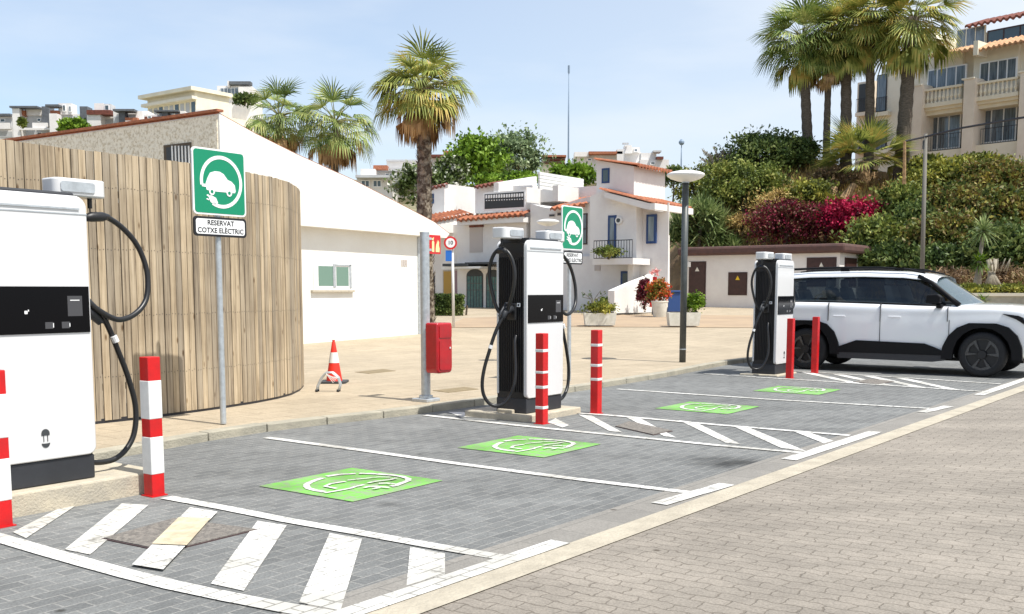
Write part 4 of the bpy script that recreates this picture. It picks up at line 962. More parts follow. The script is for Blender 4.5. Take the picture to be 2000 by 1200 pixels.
# ---- low brown roofed service building
Ns = GP(1637, 606); FSb = Face(Ns, V); FSr = Face(Ns, U)
t = thing('service_building', Ns, 'low white service building with brown roof band and brown doors behind the far charger', 'building')
lS = FSr.s_of(FSr.hit(1704)); sl = FSb.s_of(FSb.hit(1342))
zr = FSb.hit(1637, 494).z
piece('wall', M['wallb'], t, lambda mb: FSb.srect(mb, 0, sl, .2, zr, -lS, 0))
piece('roof_band', M['brown'], t, lambda mb: mb.prism([FSb.pt(-.35, zr, .35), FSb.pt(sl + .4, zr, .35), FSb.pt(sl + .4, zr, -lS - .3), FSb.pt(-.35, zr, -lS - .3)], (0, 0, .42)), bevel=.12)
def sdoor(f, x0, y0, x1, y1, tri='pot', nm='door', ty=None):
    mb = MB(); f.rect(mb, x0, y0, x1, y1, -.02, .03); d = mb.build(nm, M['bdoor'], t, world=True)
    mb = MB(); f.rect(mb, x0 + 2.5, y0 + 3, x1 - 2.5, y1 - 2, 0, .042); mb.build('door_panel', M['bdoor'], d, world=True)
    if tri:
        xm = (x0 + x1) / 2; yt = (y0 + (y1 - y0) * .2) if ty is None else ty; h = 4.2
        mb = MB(); f.poly(mb, [(xm - h, yt + h), (xm + h, yt + h), (xm, yt - h)], .04, .055); mb.build('warning_triangle', M[tri], d, world=True)
sdoor(FSb, 1345, 511, 1378, 606, 'pot', ty=526)
sdoor(FSb, 1422, 532, 1459, 577, 'yellow', 'hatch_door', 543)
sdoor(FSb, 1575, 503, 1633, 560, 'pot', ty=517)
sdoor(FSr, 1650, 504, 1673, 560, None); sdoor(FSr, 1678, 504, 1700, 560, None)
piece('notice', M['signwhite'], t, lambda mb: FSb.rect(mb, 1341, 512, 1349, 522, 0, .06))

# ================================================================== APARTMENT BUILDING
VA = Vector((-.645, .765, 0)); FP_ = facade(1900, 66, VA)
t = thing('apartment_building', at(1900, 330, 66), 'cream apartment building with arched balcony rails and clay tile roofs at the top right', 'apartment building')
def ar(name, m, x0, y0, x1, y1, t0, t1, par=None): return piece(name, M[m], t, lambda mb: FP_.rect(mb, x0, y0, x1, y1, t0, t1) and None, parent=par)
zg = at(1800, 345, 66).z
ztp = FP_.hit(1800, 104).z
mb = MB(); sR = FP_.s_of(FP_.hit(2150)); sL = FP_.s_of(FP_.hit(1698, 220)); FP_.srect(mb, sR, sL, zg, ztp, -12, -1.4)
mb.build('wall', M['cream'], t, world=True)
mb = MB(); FP_.rect(mb, 1672, 160, 1702, 345, -10, -2.5); mb.build('side_bay', M['pink'], t, world=True)
for (a, b, yt) in ((1782, 1799, 168), (1879, 1901, 155), (1988, 2012, 141)):
    ar('pier', 'pink', a, yt, b, 345, -1.6, .35)
    ar('pier_cap', 'cream', a - 1, yt - 3, b + 1, yt, -1.5, .4)
for (a, b, y) in ((1799, 1879, 0), (1901, 1988, -14)):
    w_ = b - a
    ar('upper_bay_wall', 'cream', a, 108 + y, b, 200 + y, -1.5, -1.1)
    window(FP_, t, a + 12, 131 + y, b + 8 if a < 1850 else b - 2, 174 + y, 'signwhite', 'glassl', .09, mull=4, out=-1.0)
    ar('balcony_slab', 'creamp', a, 199 + y, b, 207 + y, -1.2, .12); ar('balcony_apron', 'creamp', a, 207 + y, b, 214 + y, -1.2, -.05); ar('balcony_corbel', 'creamp', a, 214 + y, b, 223 + y, -1.3, -.25)
    ar('handrail', 'creamp', a + 1, 170 + y, b, 174 + y, -.15, .12)
    # stone balusters: turned profile, each with its own belly
    mb = MB(); s0_ = FP_.s_of(FP_.hit(a + 2, 186)); s1_ = FP_.s_of(FP_.hit(b - 1, 186)); zt_ = FP_.hit((a + b) / 2, 174 + y).z; zb_ = FP_.hit((a + b) / 2, 199 + y).z; nb = 10
    for i in range(nb):
        c = FP_.pt(s0_ + (s1_ - s0_) * (i + .5) / nb, zb_, -.02); h = zt_ - zb_; mb.lathe([(.09, 0), (.05, .1 * h), (.11, .35 * h), (.05, .7 * h), (.045, .85 * h), (.09, h)], (c.x, c.y, c.z), 8)
    mb.build('balusters', M['creamp'], t, world=True)
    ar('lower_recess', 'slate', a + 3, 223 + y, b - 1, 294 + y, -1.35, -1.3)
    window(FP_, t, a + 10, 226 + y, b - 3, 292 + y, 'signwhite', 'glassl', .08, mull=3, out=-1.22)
    railing(FP_, t, a + 14, 262 + y, b - 3, 293 + y, step=.16, off=-.3, name='iron_railing')
    ar('lower_wall', 'creamp', a, 294 + y, b, 345 + y, -1.5, -.1)
ea = FP_.hit(1812, 110, .1); eb = FP_.hit(1902, 94, .1)
roof('tile_roof', t, (ea, eb), -FP_.n * 1.6 + Vector((0, 0, .5)), 'tileo', .32, .09)
ea = FP_.hit(1907, 98, .1); eb = FP_.hit(2080, 62, .1)
roof('tile_roof', t, (ea, eb), -FP_.n * 1.6 + Vector((0, 0, .65)), 'tileo', .32, .09)
ar('party_wall', 'creamp', 1901, 80, 1910, 108, -1.6, .2)
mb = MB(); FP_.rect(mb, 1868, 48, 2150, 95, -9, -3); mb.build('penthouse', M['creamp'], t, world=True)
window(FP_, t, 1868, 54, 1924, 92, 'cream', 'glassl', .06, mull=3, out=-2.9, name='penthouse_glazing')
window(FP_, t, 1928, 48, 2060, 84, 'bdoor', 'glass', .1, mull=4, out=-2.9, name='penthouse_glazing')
mb = MB(); P0 = FP_.hit(1884, 52, -2.2); P1 = FP_.hit(2100, 10, -2.2); P1.z = P0.z
roof('penthouse_roof', t, (P0, P1), -FP_.n * 3 + Vector((0, 0, .9)), 'tiled', .4, .1)
piece('left_parapet', M['creamp'], t, lambda mb: FP_.poly(mb, [(1808, 112), (1808, 62), (1822, 62), (1832, 95), (1838, 106)], -6, -1.3))
for (y0, y1) in ((146, 218), (236, 292)):
    window(FP_, t, 1712, y0, 1731, y1, 'slate', 'glassl', .05, mull=1, out=-1.32); railing(FP_, t, 1711, y1 - 28, 1732, y1, .13, off=-1.15, name='iron_railing')
    window(FP_, t, 1677, y0 + 18, 1697, y1, 'slate', 'slate', .05, out=-2.4); railing(FP_, t, 1672, y1 - 26, 1701, y1, .14, off=-2.2, name='iron_railing')
    ar('window_ledge', 'creamp', 1703, y1 + 1, 1734, y1 + 9, -1.5, -1.0)
    ar('bay_ledge', 'pink', 1670, y1 + 1, 1702, y1 + 8, -2.6, -2.0)

# ================================================================== HILLS AND FAR TOWN
mb = MB(); rows = []
for i in range(22):
    Y = 78 + i * i * 1.2 + i * 6; row = []
    for j in range(49):
        X = -1.2 * Y + 2.4 * Y * j / 48; pxl = 1000 + 2000 * X / Y
        k = .125 if pxl < 300 else (.125 - .02 * min(1, (pxl - 300) / 500)) if pxl < 900 else .104 - .02 * min(1, (pxl - 900) / 500)
        z = k * max(0, min(Y, 420) - 70) * 1.25; z = min(z, k * Y) + random.uniform(-.2, .2)
        row.append((X, Y, max(-.2, z)))
    rows.append(row)
mb.grid(rows); M['hill'] = mat('scrubby_hillside', (.12, .12, .05), .95, c2=(.3, .25, .16), scale=.15); mb.build('hillside', M['hill'], smooth=True)['kind'] = 'structure'
XD = Vector((1, 0, 0))
def far_house(label, Y, body, details, name='hillside_house', cat='house', depth=8, d=XD, mat_='wallb', group='white houses on the far hillside'):
    """body: photo rectangle; details: (part, material, x0, y0, x1, y1, out)"""
    x0, y0, x1, y1 = body; f = facade((x0 + x1) / 2, Y, d); zb = at((x0 + x1) / 2, y1, Y).z
    t = thing(name, at((x0 + x1) / 2, y1, Y), label, cat, group)
    mb = MB(); f.rect(mb, x0, y0, x1, y1 + 18, -depth, 0); mb.build('wall', M[mat_], t, world=True)
    for (nm, m, a, b, c, e, o) in details:
        m = 'slatel' if m == 'slate' else m
        if nm == 'window': window(f, t, a, b, c, e, 'signwhite', m, .08, mull=max(1, int((c - a) / 7)), out=o)
        else:
            mb = MB(); f.rect(mb, a, b, c, e, o - (1.5 if 'roof' in nm or 'awning' in nm or 'pavilion' in nm or 'wall' in nm or 'pillar' in nm else .3), o); mb.build(nm, M[m], t, world=True)
    return t
M['slatel'] = mat('weathered_slate_cladding', (.12, .13, .145), .7, var=.3)
M['shade'] = mat('grey_render', (.52, .53, .54), .9, var=.2, scale=.6)  # grey slabs and trim; on the flat recess and opening panels it paints shade
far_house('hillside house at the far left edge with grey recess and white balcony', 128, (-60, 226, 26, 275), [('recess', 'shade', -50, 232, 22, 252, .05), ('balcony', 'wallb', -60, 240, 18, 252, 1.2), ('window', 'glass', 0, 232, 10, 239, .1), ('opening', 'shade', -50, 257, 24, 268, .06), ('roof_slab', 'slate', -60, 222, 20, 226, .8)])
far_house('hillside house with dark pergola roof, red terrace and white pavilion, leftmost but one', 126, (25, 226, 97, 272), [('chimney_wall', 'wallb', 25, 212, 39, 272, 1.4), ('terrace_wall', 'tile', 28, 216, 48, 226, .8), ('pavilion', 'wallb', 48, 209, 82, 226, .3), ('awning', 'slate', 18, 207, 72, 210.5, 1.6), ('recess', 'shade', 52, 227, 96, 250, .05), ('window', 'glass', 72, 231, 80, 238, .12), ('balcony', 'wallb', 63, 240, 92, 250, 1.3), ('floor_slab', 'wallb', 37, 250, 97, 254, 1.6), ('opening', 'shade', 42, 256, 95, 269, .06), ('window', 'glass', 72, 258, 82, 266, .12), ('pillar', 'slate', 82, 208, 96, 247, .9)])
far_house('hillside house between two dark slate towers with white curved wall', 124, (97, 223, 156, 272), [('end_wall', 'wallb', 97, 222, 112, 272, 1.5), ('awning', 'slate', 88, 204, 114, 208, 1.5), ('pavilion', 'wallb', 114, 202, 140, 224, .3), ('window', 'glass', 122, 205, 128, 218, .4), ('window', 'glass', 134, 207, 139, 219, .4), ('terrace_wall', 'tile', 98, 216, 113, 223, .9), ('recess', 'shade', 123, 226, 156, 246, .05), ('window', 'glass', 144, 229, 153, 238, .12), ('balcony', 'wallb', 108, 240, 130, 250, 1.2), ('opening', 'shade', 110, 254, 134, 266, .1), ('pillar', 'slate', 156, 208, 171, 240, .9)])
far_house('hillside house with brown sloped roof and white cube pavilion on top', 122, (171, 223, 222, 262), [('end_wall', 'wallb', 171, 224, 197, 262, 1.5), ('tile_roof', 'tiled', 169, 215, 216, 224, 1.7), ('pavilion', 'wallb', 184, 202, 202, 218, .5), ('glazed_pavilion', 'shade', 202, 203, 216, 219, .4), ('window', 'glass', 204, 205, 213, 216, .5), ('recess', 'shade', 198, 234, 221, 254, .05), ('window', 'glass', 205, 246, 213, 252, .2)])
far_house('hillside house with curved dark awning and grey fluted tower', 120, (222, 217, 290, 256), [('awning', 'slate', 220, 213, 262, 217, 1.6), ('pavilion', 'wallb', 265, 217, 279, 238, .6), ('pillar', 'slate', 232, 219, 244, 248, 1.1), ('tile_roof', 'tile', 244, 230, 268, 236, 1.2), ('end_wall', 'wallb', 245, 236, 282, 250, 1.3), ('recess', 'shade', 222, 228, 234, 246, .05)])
far_house('hillside house with dark parasol roof below the cream hotel', 118, (282, 224, 426, 256), [('awning', 'slate', 300, 215, 348, 218, 1.5), ('pillar', 'slate', 316, 218, 328, 242, 1.1), ('end_wall', 'wallb', 352, 217, 361, 238, 1.1), ('tile_roof', 'tiled', 282, 228, 318, 242, 1.4), ('tile_roof', 'tile', 334, 228, 352, 238, 1.4), ('window', 'glass', 288, 226, 296, 232, 1.6), ('end_wall', 'wallb', 382, 214, 426, 228, 1.4), ('tile_roof', 'tiled', 376, 226, 424, 231, 1.6)])
# hotel
t = thing('hotel', at(382, 240, 175), 'big cream stepped hotel on the hilltop with flat projecting roof lines', 'hotel'); Fh = facade(382, 175, V, 200); Fr = facade(382, 175, U, 200)
zt_ = Fh.hit(382, 178).z; zb_ = zt_ - 16; sl = Fh.s_of(Fh.hit(288, 200)); lr = Fr.s_of(Fr.hit(447, 200))
mb = MB(); Fh.srect(mb, 0, sl, zb_, zt_, -lr, 0); mb.build('wall', M['creamp'], t, world=True)
mb = MB(); Fh.srect(mb, -.5, sl + 1, zt_, zt_ + .6, -lr - .5, 1.2); mb.build('roof_slab', M['creamp'], t, world=True)
mb = MB(); Fh.srect(mb, -.4, sl + .5, zt_ - 1.4, zt_ - .9, -.1, 1); mb.build('cornice', M['cream'], t, world=True)
for i in range(9):
    mb = MB(); a = sl * (i + .1) / 9; Fh.srect(mb, a, a + sl * .07, zt_ - 3.6, zt_ - 1.7, -.1, .08); mb.build('window', M['glass'] if i % 3 == 0 else M['shade'], t, world=True)
mb = MB(); Fh.srect(mb, -.3, sl + 3, zt_ - 5.0, zt_ - 4.3, -.1, 2.0); mb.build('lower_slab', M['creamp'], t, world=True)
mb = MB(); Fh.srect(mb, 1, sl + 3, zb_, zt_ - 5.0, -.1, 1.2); mb.build('lower_wall', M['cream'], t, world=True)
mb = MB(); Fr.srect(mb, lr, lr + 9, zb_, zt_ - 3.2, -8, -1); mb.build('terrace_block', M['creamp'], t, world=True)
mb = MB(); Fr.srect(mb, lr + .4, lr + 8.5, zt_ - 5.2, zt_ - 4.2, -1, -.9); mb.build('terrace_opening', M['cream'], t, world=True)
railing(Fh, t, 300, 186, 381, 178, .5, 'galv', off=.2, name='roof_railing') if False else None
far_house('pale glazed rooftop building with solar panels above the cream hotel', 190, (425, 168, 492, 225), [('window', 'glassl', 430, 172, 466, 192, .2), ('solar_roof', 'slate', 447, 159, 489, 165, 1.0), ('end_wall', 'wallb', 466, 170, 492, 195, 1.2), ('pillar', 'wallb', 444, 158, 448, 170, .6)], name='rooftop_building', cat='building', group=None)
# centre
far_house('distant flat roofed house with red roof box left of the big palm', 95, (697, 348, 765, 380), [('roof_slab', 'shade', 694, 342, 780, 347, 1.2), ('window', 'glass', 705, 352, 722, 366, .1), ('window', 'glass', 728, 352, 745, 366, .1), ('roof_wall', 'wallb', 704, 330, 732, 342, -2), ('roof_box', 'tile', 729, 323, 756, 331, -3)])
far_house('distant grey roofed house just left of the big palm trunk', 100, (732, 331, 822, 368), [('roof_slab', 'shade', 728, 328, 826, 334, 1.0), ('window', 'glassl', 752, 338, 776, 346, .1), ('roof_wall', 'wallb', 755, 314, 818, 328, -3), ('roof_edge', 'shade', 754, 312, 822, 315, -2.6)])
far_house('distant house with brown ridge roof just right of the big palm trunk', 95, (842, 305, 900, 345), [('tile_roof', 'tiled', 840, 302, 900, 306, 1.2), ('roof_peak', 'tile', 866, 295, 892, 302, .5)])
far_house('distant cream house with striped brown eaves behind the grey green tree', 92, (1060, 306, 1104, 345), [('tile_roof', 'tile', 1058, 303, 1106, 306.5, 1), ('tile_roof', 'tiled', 1060, 311, 1104, 313, .8), ('band', 'tiled', 1062, 318, 1104, 319.5, .3)], mat_='creamp')
far_house('distant white house with red roof strip right of the tall mast', 98, (1122, 303, 1215, 340), [('tile_roof', 'tile', 1150, 296, 1216, 301, 1), ('roof_wall', 'wallb', 1122, 297, 1150, 306, .6), ('window', 'glass', 1147, 309, 1156, 315, .1), ('end_wall', 'wallb', 1205, 292, 1218, 325, 1.0)])
far_house('distant white villa with chimney tower and roof terrace above the blue windowed house', 100, (1216, 298, 1252, 335), [('tower_wall', 'wallb', 1220, 284, 1234, 300, .6), ('chimney_cap', 'shade', 1216, 279, 1228, 282, 1.0), ('pavilion', 'wallb', 1234, 288, 1250, 299, .3), ('window', 'glassl', 1238, 290, 1246, 297, .4)])
far_house('distant white terraced house stepping down towards the disc lamp', 96, (1250, 312, 1306, 345), [('pavilion', 'wallb', 1252, 299, 1282, 312, -.5), ('roof_slab', 'shade', 1276, 294, 1292, 297, .4), ('tile_roof', 'tiled', 1283, 306, 1296, 311, .4), ('window', 'glass', 1270, 316, 1280, 322, .1)])
def mast(px, ytop, ybot, Y, label, r, head=0):
    b = at(px, ybot, Y); t = thing('mast', b, label, 'mast'); h = at(px, ytop, Y).z - b.z
    mb = MB(); mb.tube([(0, 0, -4), (0, 0, h * .5), (0, 0, h)], [r, r * .8, r * .45], 8); mb.build('pole', M['mastc'], t, smooth=True)
    mb = MB()
    if head: mb.lathe([(.2, h - .4), (head, h - .2), (head, h), (.1, h + .3)], n=12)
    else: mb.tube([(0, 0, h), (.0, 0, h + .7)], .1, 6)
    mb.build('head', M['mastc'], t)
M['mastc'] = mat('blue_grey_mast_paint', (.2, .27, .36), .6)
mast(1110, 143, 330, 100, 'tall thin blue grey antenna mast rising behind the white houses', .09)
mast(1330, 277, 350, 130, 'distant lighting mast with small head above the right disc lamp', .1, .35)

# ================================================================== VEGETATION
def rand_dirs(n):
    v = RNG.normal(size=(n, 3)); return v / np.linalg.norm(v, axis=1)[:, None]
def leaf_quads(P, size, up=.35, asp=.55, jit=.35):
    """pointed leaf quads of random heading at the points P"""
    n = len(P); a = rand_dirs(n); a[:, 2] += up; a /= np.linalg.norm(a, axis=1)[:, None]
    b = np.cross(a, rand_dirs(n)); b /= np.linalg.norm(b, axis=1)[:, None]
    s = size * (1 + jit * RNG.uniform(-1, 1, n))[:, None]
    c = np.cross(a, b) * s * .12
    V_ = np.stack([P, P + a * s * .5 + b * s * asp * .5 + c, P + a * s, P + a * s * .5 - b * s * asp * .5 + c], 1).reshape(-1, 3)
    return V_, np.arange(4 * n).reshape(-1, 4)
def blob_pts(c, r, n, clumps=26, fill=.55, cs=.3, flat=-.6):
    c = np.array(c); r = np.array(r); d = rand_dirs(clumps); d[:, 2] = np.where(d[:, 2] < flat, -d[:, 2], d[:, 2])
    cc = c + d * r * (RNG.uniform(fill, 1.25, clumps) ** .7)[:, None] * .8
    k = RNG.integers(0, clumps, n); sz = RNG.uniform(.6, 1.25, clumps)
    off = rand_dirs(n) * (RNG.uniform(0, 1, n) ** .4)[:, None]
    P = cc[k] + off * r * cs * sz[k][:, None]
    st = RNG.random(n) < .14; P[st] = c + rand_dirs(int(st.sum())) * r * RNG.uniform(.8, 1.3, int(st.sum()))[:, None]
    return P
def base_thing(name, px, py, Y, label, cat, group=None): b = at(px, py, Y); return thing(name, b, label, cat, group)
def bush(name, px, py, rx, ry, Y, m, label, cat, n=2600, leaf=.16, depth=.8, group=None, trunk=None, clumps=30, cs=.32, asp=.55, up=.35, extra=None):
    c = at(px, py, Y); k = Y / 2000; R_ = (rx * k, max(rx, ry) * k * depth, ry * k); bz = c.z - R_[2]
    root = thing(name, (c.x, c.y, bz - (trunk or 0)), label, cat, group)
    P = blob_pts(c, R_, n, clumps, cs=cs)
    inner = blob_pts(c, (R_[0] * .72, R_[1] * .72, R_[2] * .72), n // 3, clumps, cs=.45)
    V_, Q_ = leaf_quads(np.concatenate([P, inner]), leaf, up, asp); np_mesh('crown' if trunk else 'foliage', V_, Q_, LG[m], root)
    if extra:
        m2, n2, l2 = extra; P = blob_pts(c, (R_[0] * 1.02, R_[1] * 1.02, R_[2] * 1.02), n2, clumps, fill=.8, cs=cs); V_, Q_ = leaf_quads(P, l2); np_mesh('blossom', V_, Q_, LG[m2], root)
    mb = MB(); b = Vector((c.x, c.y, bz - (trunk or .1))); top = Vector((c.x, c.y, c.z)); tr = max(.05, R_[0] * .07)
    mb.tube([b, b * .5 + top * .5 + Vector((.05, 0, 0)), top], [tr, tr * .8, tr * .4], 8)
    for i in range(5):
        a = i * 1.26; e_ = c + Vector((math.cos(a) * R_[0] * .6, math.sin(a) * R_[1] * .6, R_[2] * .25)); mb.tube([b * .45 + top * .55, (top + e_) / 2 - Vector((0, 0, .1)), e_], [tr * .5, tr * .35, tr * .15], 6)
    mb.build('trunk', M['bark'], root, world=True, smooth=True)
    return root

# ---- palms
def fan_fronds(c, n, Lp, Lf, phis, m_tilt=0, nseg=18, spread=85, droop=.5, seed=0, width=.5, azs=None):
    """fan leaves: returns petiole MB tubes and segment quads"""
    rg = np.random.default_rng(seed); VV = []; pet = []
    for i in range(n):
        az = (i * 2.39996 + rg.uniform(-.25, .25)) if azs is None else azs[i]; ph = phis[0] + (phis[1] - phis[0]) * ((i + .5) / n) ** .8 + rg.uniform(-.22, .22)   # elevation
        d = np.array([math.cos(az) * math.cos(ph), math.sin(az) * math.cos(ph), math.sin(ph)])
        lp = Lp * rg.uniform(.7, 1.2) * (.9 + .1 * math.cos(ph)); sag = .18 * lp * math.cos(ph)
        p0 = np.array(c) + d * .1; p1 = np.array(c) + d * lp * .55 + np.array([0, 0, -sag * .2]); p2 = np.array(c) + d * lp + np.array([0, 0, -sag])
        pet.append((p0, p1, p2))
        dd = p2 - p1; dd /= np.linalg.norm(dd)
        s = np.cross(dd, [0, 0, 1]); s /= max(1e-6, np.linalg.norm(s)); u = np.cross(s, dd)
        dr = droop * (1 - .55 * max(0, math.sin(ph))); lf = Lf * rg.uniform(.8, 1.15); tw = rg.uniform(-.5, .5); s2 = s * math.cos(tw) + u * math.sin(tw); u2 = np.cross(s2, dd)
        for k in range(nseg):
            a = R(-spread + 2 * spread * (k + .5) / nseg + rg.uniform(-2, 2)); w_ = width * lf / nseg * 2.2
            e = dd * math.cos(a) + s2 * math.sin(a) + u2 * .12 * abs(math.sin(a)); e /= np.linalg.norm(e)
            l1 = lf * rg.uniform(.52, .62) * (1 - .18 * abs(math.sin(a))); l2 = lf * rg.uniform(.35, .5)
            side = np.cross(e, u2); side /= np.linalg.norm(side)
            q1 = p2 + e * l1 + np.array([0, 0, -dr * .12 * l1]); g = e * (1 - dr) + np.array([0, 0, -dr * 1.1]); g /= np.linalg.norm(g); q2 = q1 + g * l2
            VV.append([p2 - side * w_ * .12, p2 + side * w_ * .12, q1 + side * w_ * .5, q1 - side * w_ * .5]); VV.append([q1 - side * w_ * .5, q1 + side * w_ * .5, q2 + side * w_ * .06, q2 - side * w_ * .06])
    return pet, np.array(VV).reshape(-1, 3)
def palm(px, pybase, Y, pycrown, rpx, label, tw=.45, m='palm', nf=46, seed=1, skirt=.6, skirtn=26, trunkm='trunk', lean=0, group=None, droop=.5, base=None, dead='dead', squash=1.0):
    b = at(px, pybase, Y) if base is None else base; c = at(px + lean, pycrown, b.y); rad = rpx / 2000 * b.y
    root = thing('palm_tree', b, label, 'palm tree', group); h = c.z - b.z
    mb = MB(); n = 26; pts = []; rr_ = []
    for i in range(n):
        f = i / (n - 1); wob = math.sin(f * 5 + seed) * .03; pts.append((b.x + (c.x - b.x) * f ** 1.4 + wob, b.y + wob, b.z - .5 + (h + .5) * f)); rr_.append(tw / 2 * (1.12 - .3 * f) * (1 + (.06 if i % 2 else -.04)))
    mb.tube(pts, rr_, 12)
    if trunkm == 'scaly':
        rg = random.Random(seed)
        for i in range(420):
            f = rg.random() ** 1.0 * .93; a = rg.random() * 6.28; x0, y0, z0 = b.x + (c.x - b.x) * f ** 1.4, b.y, b.z + h * f; r_ = tw / 2 * (1.1 - .28 * f); u = Vector((math.cos(a), math.sin(a), 0)); s = Vector((-u.y, u.x, 0)); p = Vector((x0, y0, z0)) + u * r_ * .95
            mb.poly([p - s * .05, p + s * .05, p + u * .07 + Vector((0, 0, .13)) + s * .015, p + u * .07 + Vector((0, 0, .13)) - s * .015])
    mb.build('trunk', M[trunkm], root, world=True, smooth=trunkm != 'scaly')
    pet, Vt = fan_fronds(c, nf, rad * .52, rad * .58, (1.25, -.65), seed=seed, droop=droop, spread=80, width=.46)
    np_mesh('fronds', Vt, np.arange(len(Vt)).reshape(-1, 4), LG[m], root)
    mb = MB(); [mb.tube([tuple(q) for q in p], [.03, .02, .012], 4, cap=False) for p in pet]; mb.build('leaf_stalks', M['stalk'], root, world=True)
    if skirtn:
        c2 = Vector((c.x, c.y, c.z - rad * .15)); pet, Vd = fan_fronds(c2, skirtn, rad * .42, rad * .55, (-.4, -1.2), seed=seed + 50, droop=.92, nseg=12, spread=45)
        np_mesh('dead_fronds', Vd, np.arange(len(Vd)).reshape(-1, 4), LG[dead], root)
        if skirt > .5:
            c3 = Vector((c.x, c.y, c.z - rad * skirt)); pet, Vd = fan_fronds(c3, skirtn, rad * .22, rad * .55, (-.7, -1.3), seed=seed + 80, droop=.97, nseg=10, spread=35)
            np_mesh('hanging_skirt', Vd, np.arange(len(Vd)).reshape(-1, 4), LG['dead'], root)
    return root
M['stalk'] = mat('palm_leaf_stalk', (.2, .2, .07), .6)
palm(834, 637, 0, 172, 100, 'tall fan palm with green crown and brown skirt of dead fronds behind the white building', .5, 'palmy', 66, 3, .5, 22, 'scaly', lean=-9, base=GP(834, 637), droop=.6)
palm(548, 500, 45, 228, 82, 'shorter fan palm rising behind the white roofline, left of its pair', .36, 'palm', 34, 5, .3, 14, lean=-2, group='pair of fan palms behind the white building', droop=.6)
palm(655, 500, 44, 238, 92, 'shorter fan palm rising behind the white roofline, right of its pair', .34, 'palm', 34, 9, .3, 16, lean=0, group='pair of fan palms behind the white building', droop=.6)

# ---- planted bank on the right
BX = [1290, 1340, 1400, 1460, 1520, 1600, 1700, 1800, 1900, 2000, 2200, 2700]
BF = [60, 58, 57, 56, 54.5, 53, 49.5, 46, 44, 43, 41, 38]
BC = [470, 405, 350, 318, 306, 312, 352, 352, 338, 330, 330, 340]
BCY = [66, 66, 66, 66, 65, 64, 62, 60, 60, 60, 60, 60]
def interp(x, a, b): return float(np.interp(x, a, b))
def bank(px, t):
    yf, yc = interp(px, BX, BF), interp(px, BX, BCY); zc = at(px, interp(px, BX, BC), yc).z; zf = pave_z(yf) - .1
    Y = yf + (yc - yf) * t; X = (px - 1000) / 2000 * Y; f = t ** .8
    return Vector((X, Y, zf + (zc - zf) * f))
def bankpt(px, py):
    lo, hi = 0, 1
    for _ in range(30):
        m = (lo + hi) / 2
        if proj(bank(px, m))[1] > py: lo = m
        else: hi = m
    return bank(px, lo)
mb = MB(); rows = []
for i in range(45):
    px = 1290 + (2700 - 1290) * (i / 44) ** 1.3; r_ = [bank(px, j / 14) + Vector((0, 0, random.uniform(-.12, .12) if 0 < j < 14 else 0)) for j in range(15)]
    e = r_[-1]; r_ += [Vector((e.x * 1.1, e.y + 10, e.z - .3)), Vector((e.x * 1.6, e.y + 45, e.z - 2)), Vector((e.x * 1.8, e.y + 60, -2))]; rows.append(r_)
mb.grid(rows); M['bank'] = mat('dry_earth_bank', (.3, .2, .1), .95, c2=(.14, .09, .05), scale=.8, bump=.5, bscale=5); mb.build('planted_bank', M['bank'], smooth=True)['kind'] = 'structure'
def bbush(px, py, rx, ry, m, label, name='shrub', cat='shrub', n=2600, leaf=.2, dy=-.8, **k):
    Y = bankpt(px, min(py + ry * .6, 600)).y + dy; return bush(name, px, py, rx, ry, Y, m, label, cat, n, leaf, **k)
G1 = 'shrubs covering the planted bank'
rz = 1.0
bbush(1490, 302, 78, 42, 'dark', 'dark green bushy tree on the skyline at the top of the bank', 'bushy_tree', 'tree', n=6500, leaf=.2, clumps=44)
bbush(1560, 300, 40, 30, 'dark', 'smaller dark green bush at the foot of the leftmost tall palm', n=2200)
bbush(1452, 368, 88, 52, 'mid', 'broad mid green shrub below the dark bushy tree on the bank', n=7000, group=G1, clumps=44)
bbush(1365, 372, 46, 42, 'olive', 'olive green shrub right behind the disc lamp post', n=2600, group=G1)
bbush(1520, 400, 60, 26, 'gold', 'dry golden shrub in the middle of the bank above the dark red bushes', n=3200, group=G1, asp=.25)
bbush(1450, 440, 36, 20, 'gold', 'dry golden shrub right of the yucca clumps on the bank', n=1800, group=G1, asp=.25)
bbush(1770, 368, 50, 12, 'gold', 'strip of dry golden growth left of the wire pole', n=1500, group=G1, asp=.25)
bbush(1580, 385, 55, 30, 'olive', 'golden olive shrub on the slope left of the low fan palm', n=2600, group=G1)
bbush(1535, 440, 72, 42, 'bougd', 'dark crimson bougainvillea above the brown roof, left of the magenta one', 'bougainvillea', 'flowering shrub', n=6500, leaf=.17, group='bougainvillea bushes on the bank', clumps=40)
bbush(1612, 440, 50, 40, 'bougd', 'crimson and green bougainvillea between the dark one and the magenta one', 'bougainvillea', 'flowering shrub', n=3200, leaf=.17, group='bougainvillea bushes on the bank')
bbush(1672, 426, 62, 36, 'boug', 'bright magenta bougainvillea below the low fan palm', 'bougainvillea', 'flowering shrub', n=6500, leaf=.17, group='bougainvillea bushes on the bank', clumps=40, dy=-1.5)
bbush(1850, 398, 34, 20, 'bougd', 'small reddish bougainvillea patch in the hedge right of the wire pole', 'bougainvillea', 'flowering shrub', n=1500, leaf=.17, group='bougainvillea bushes on the bank', dy=-1.6)
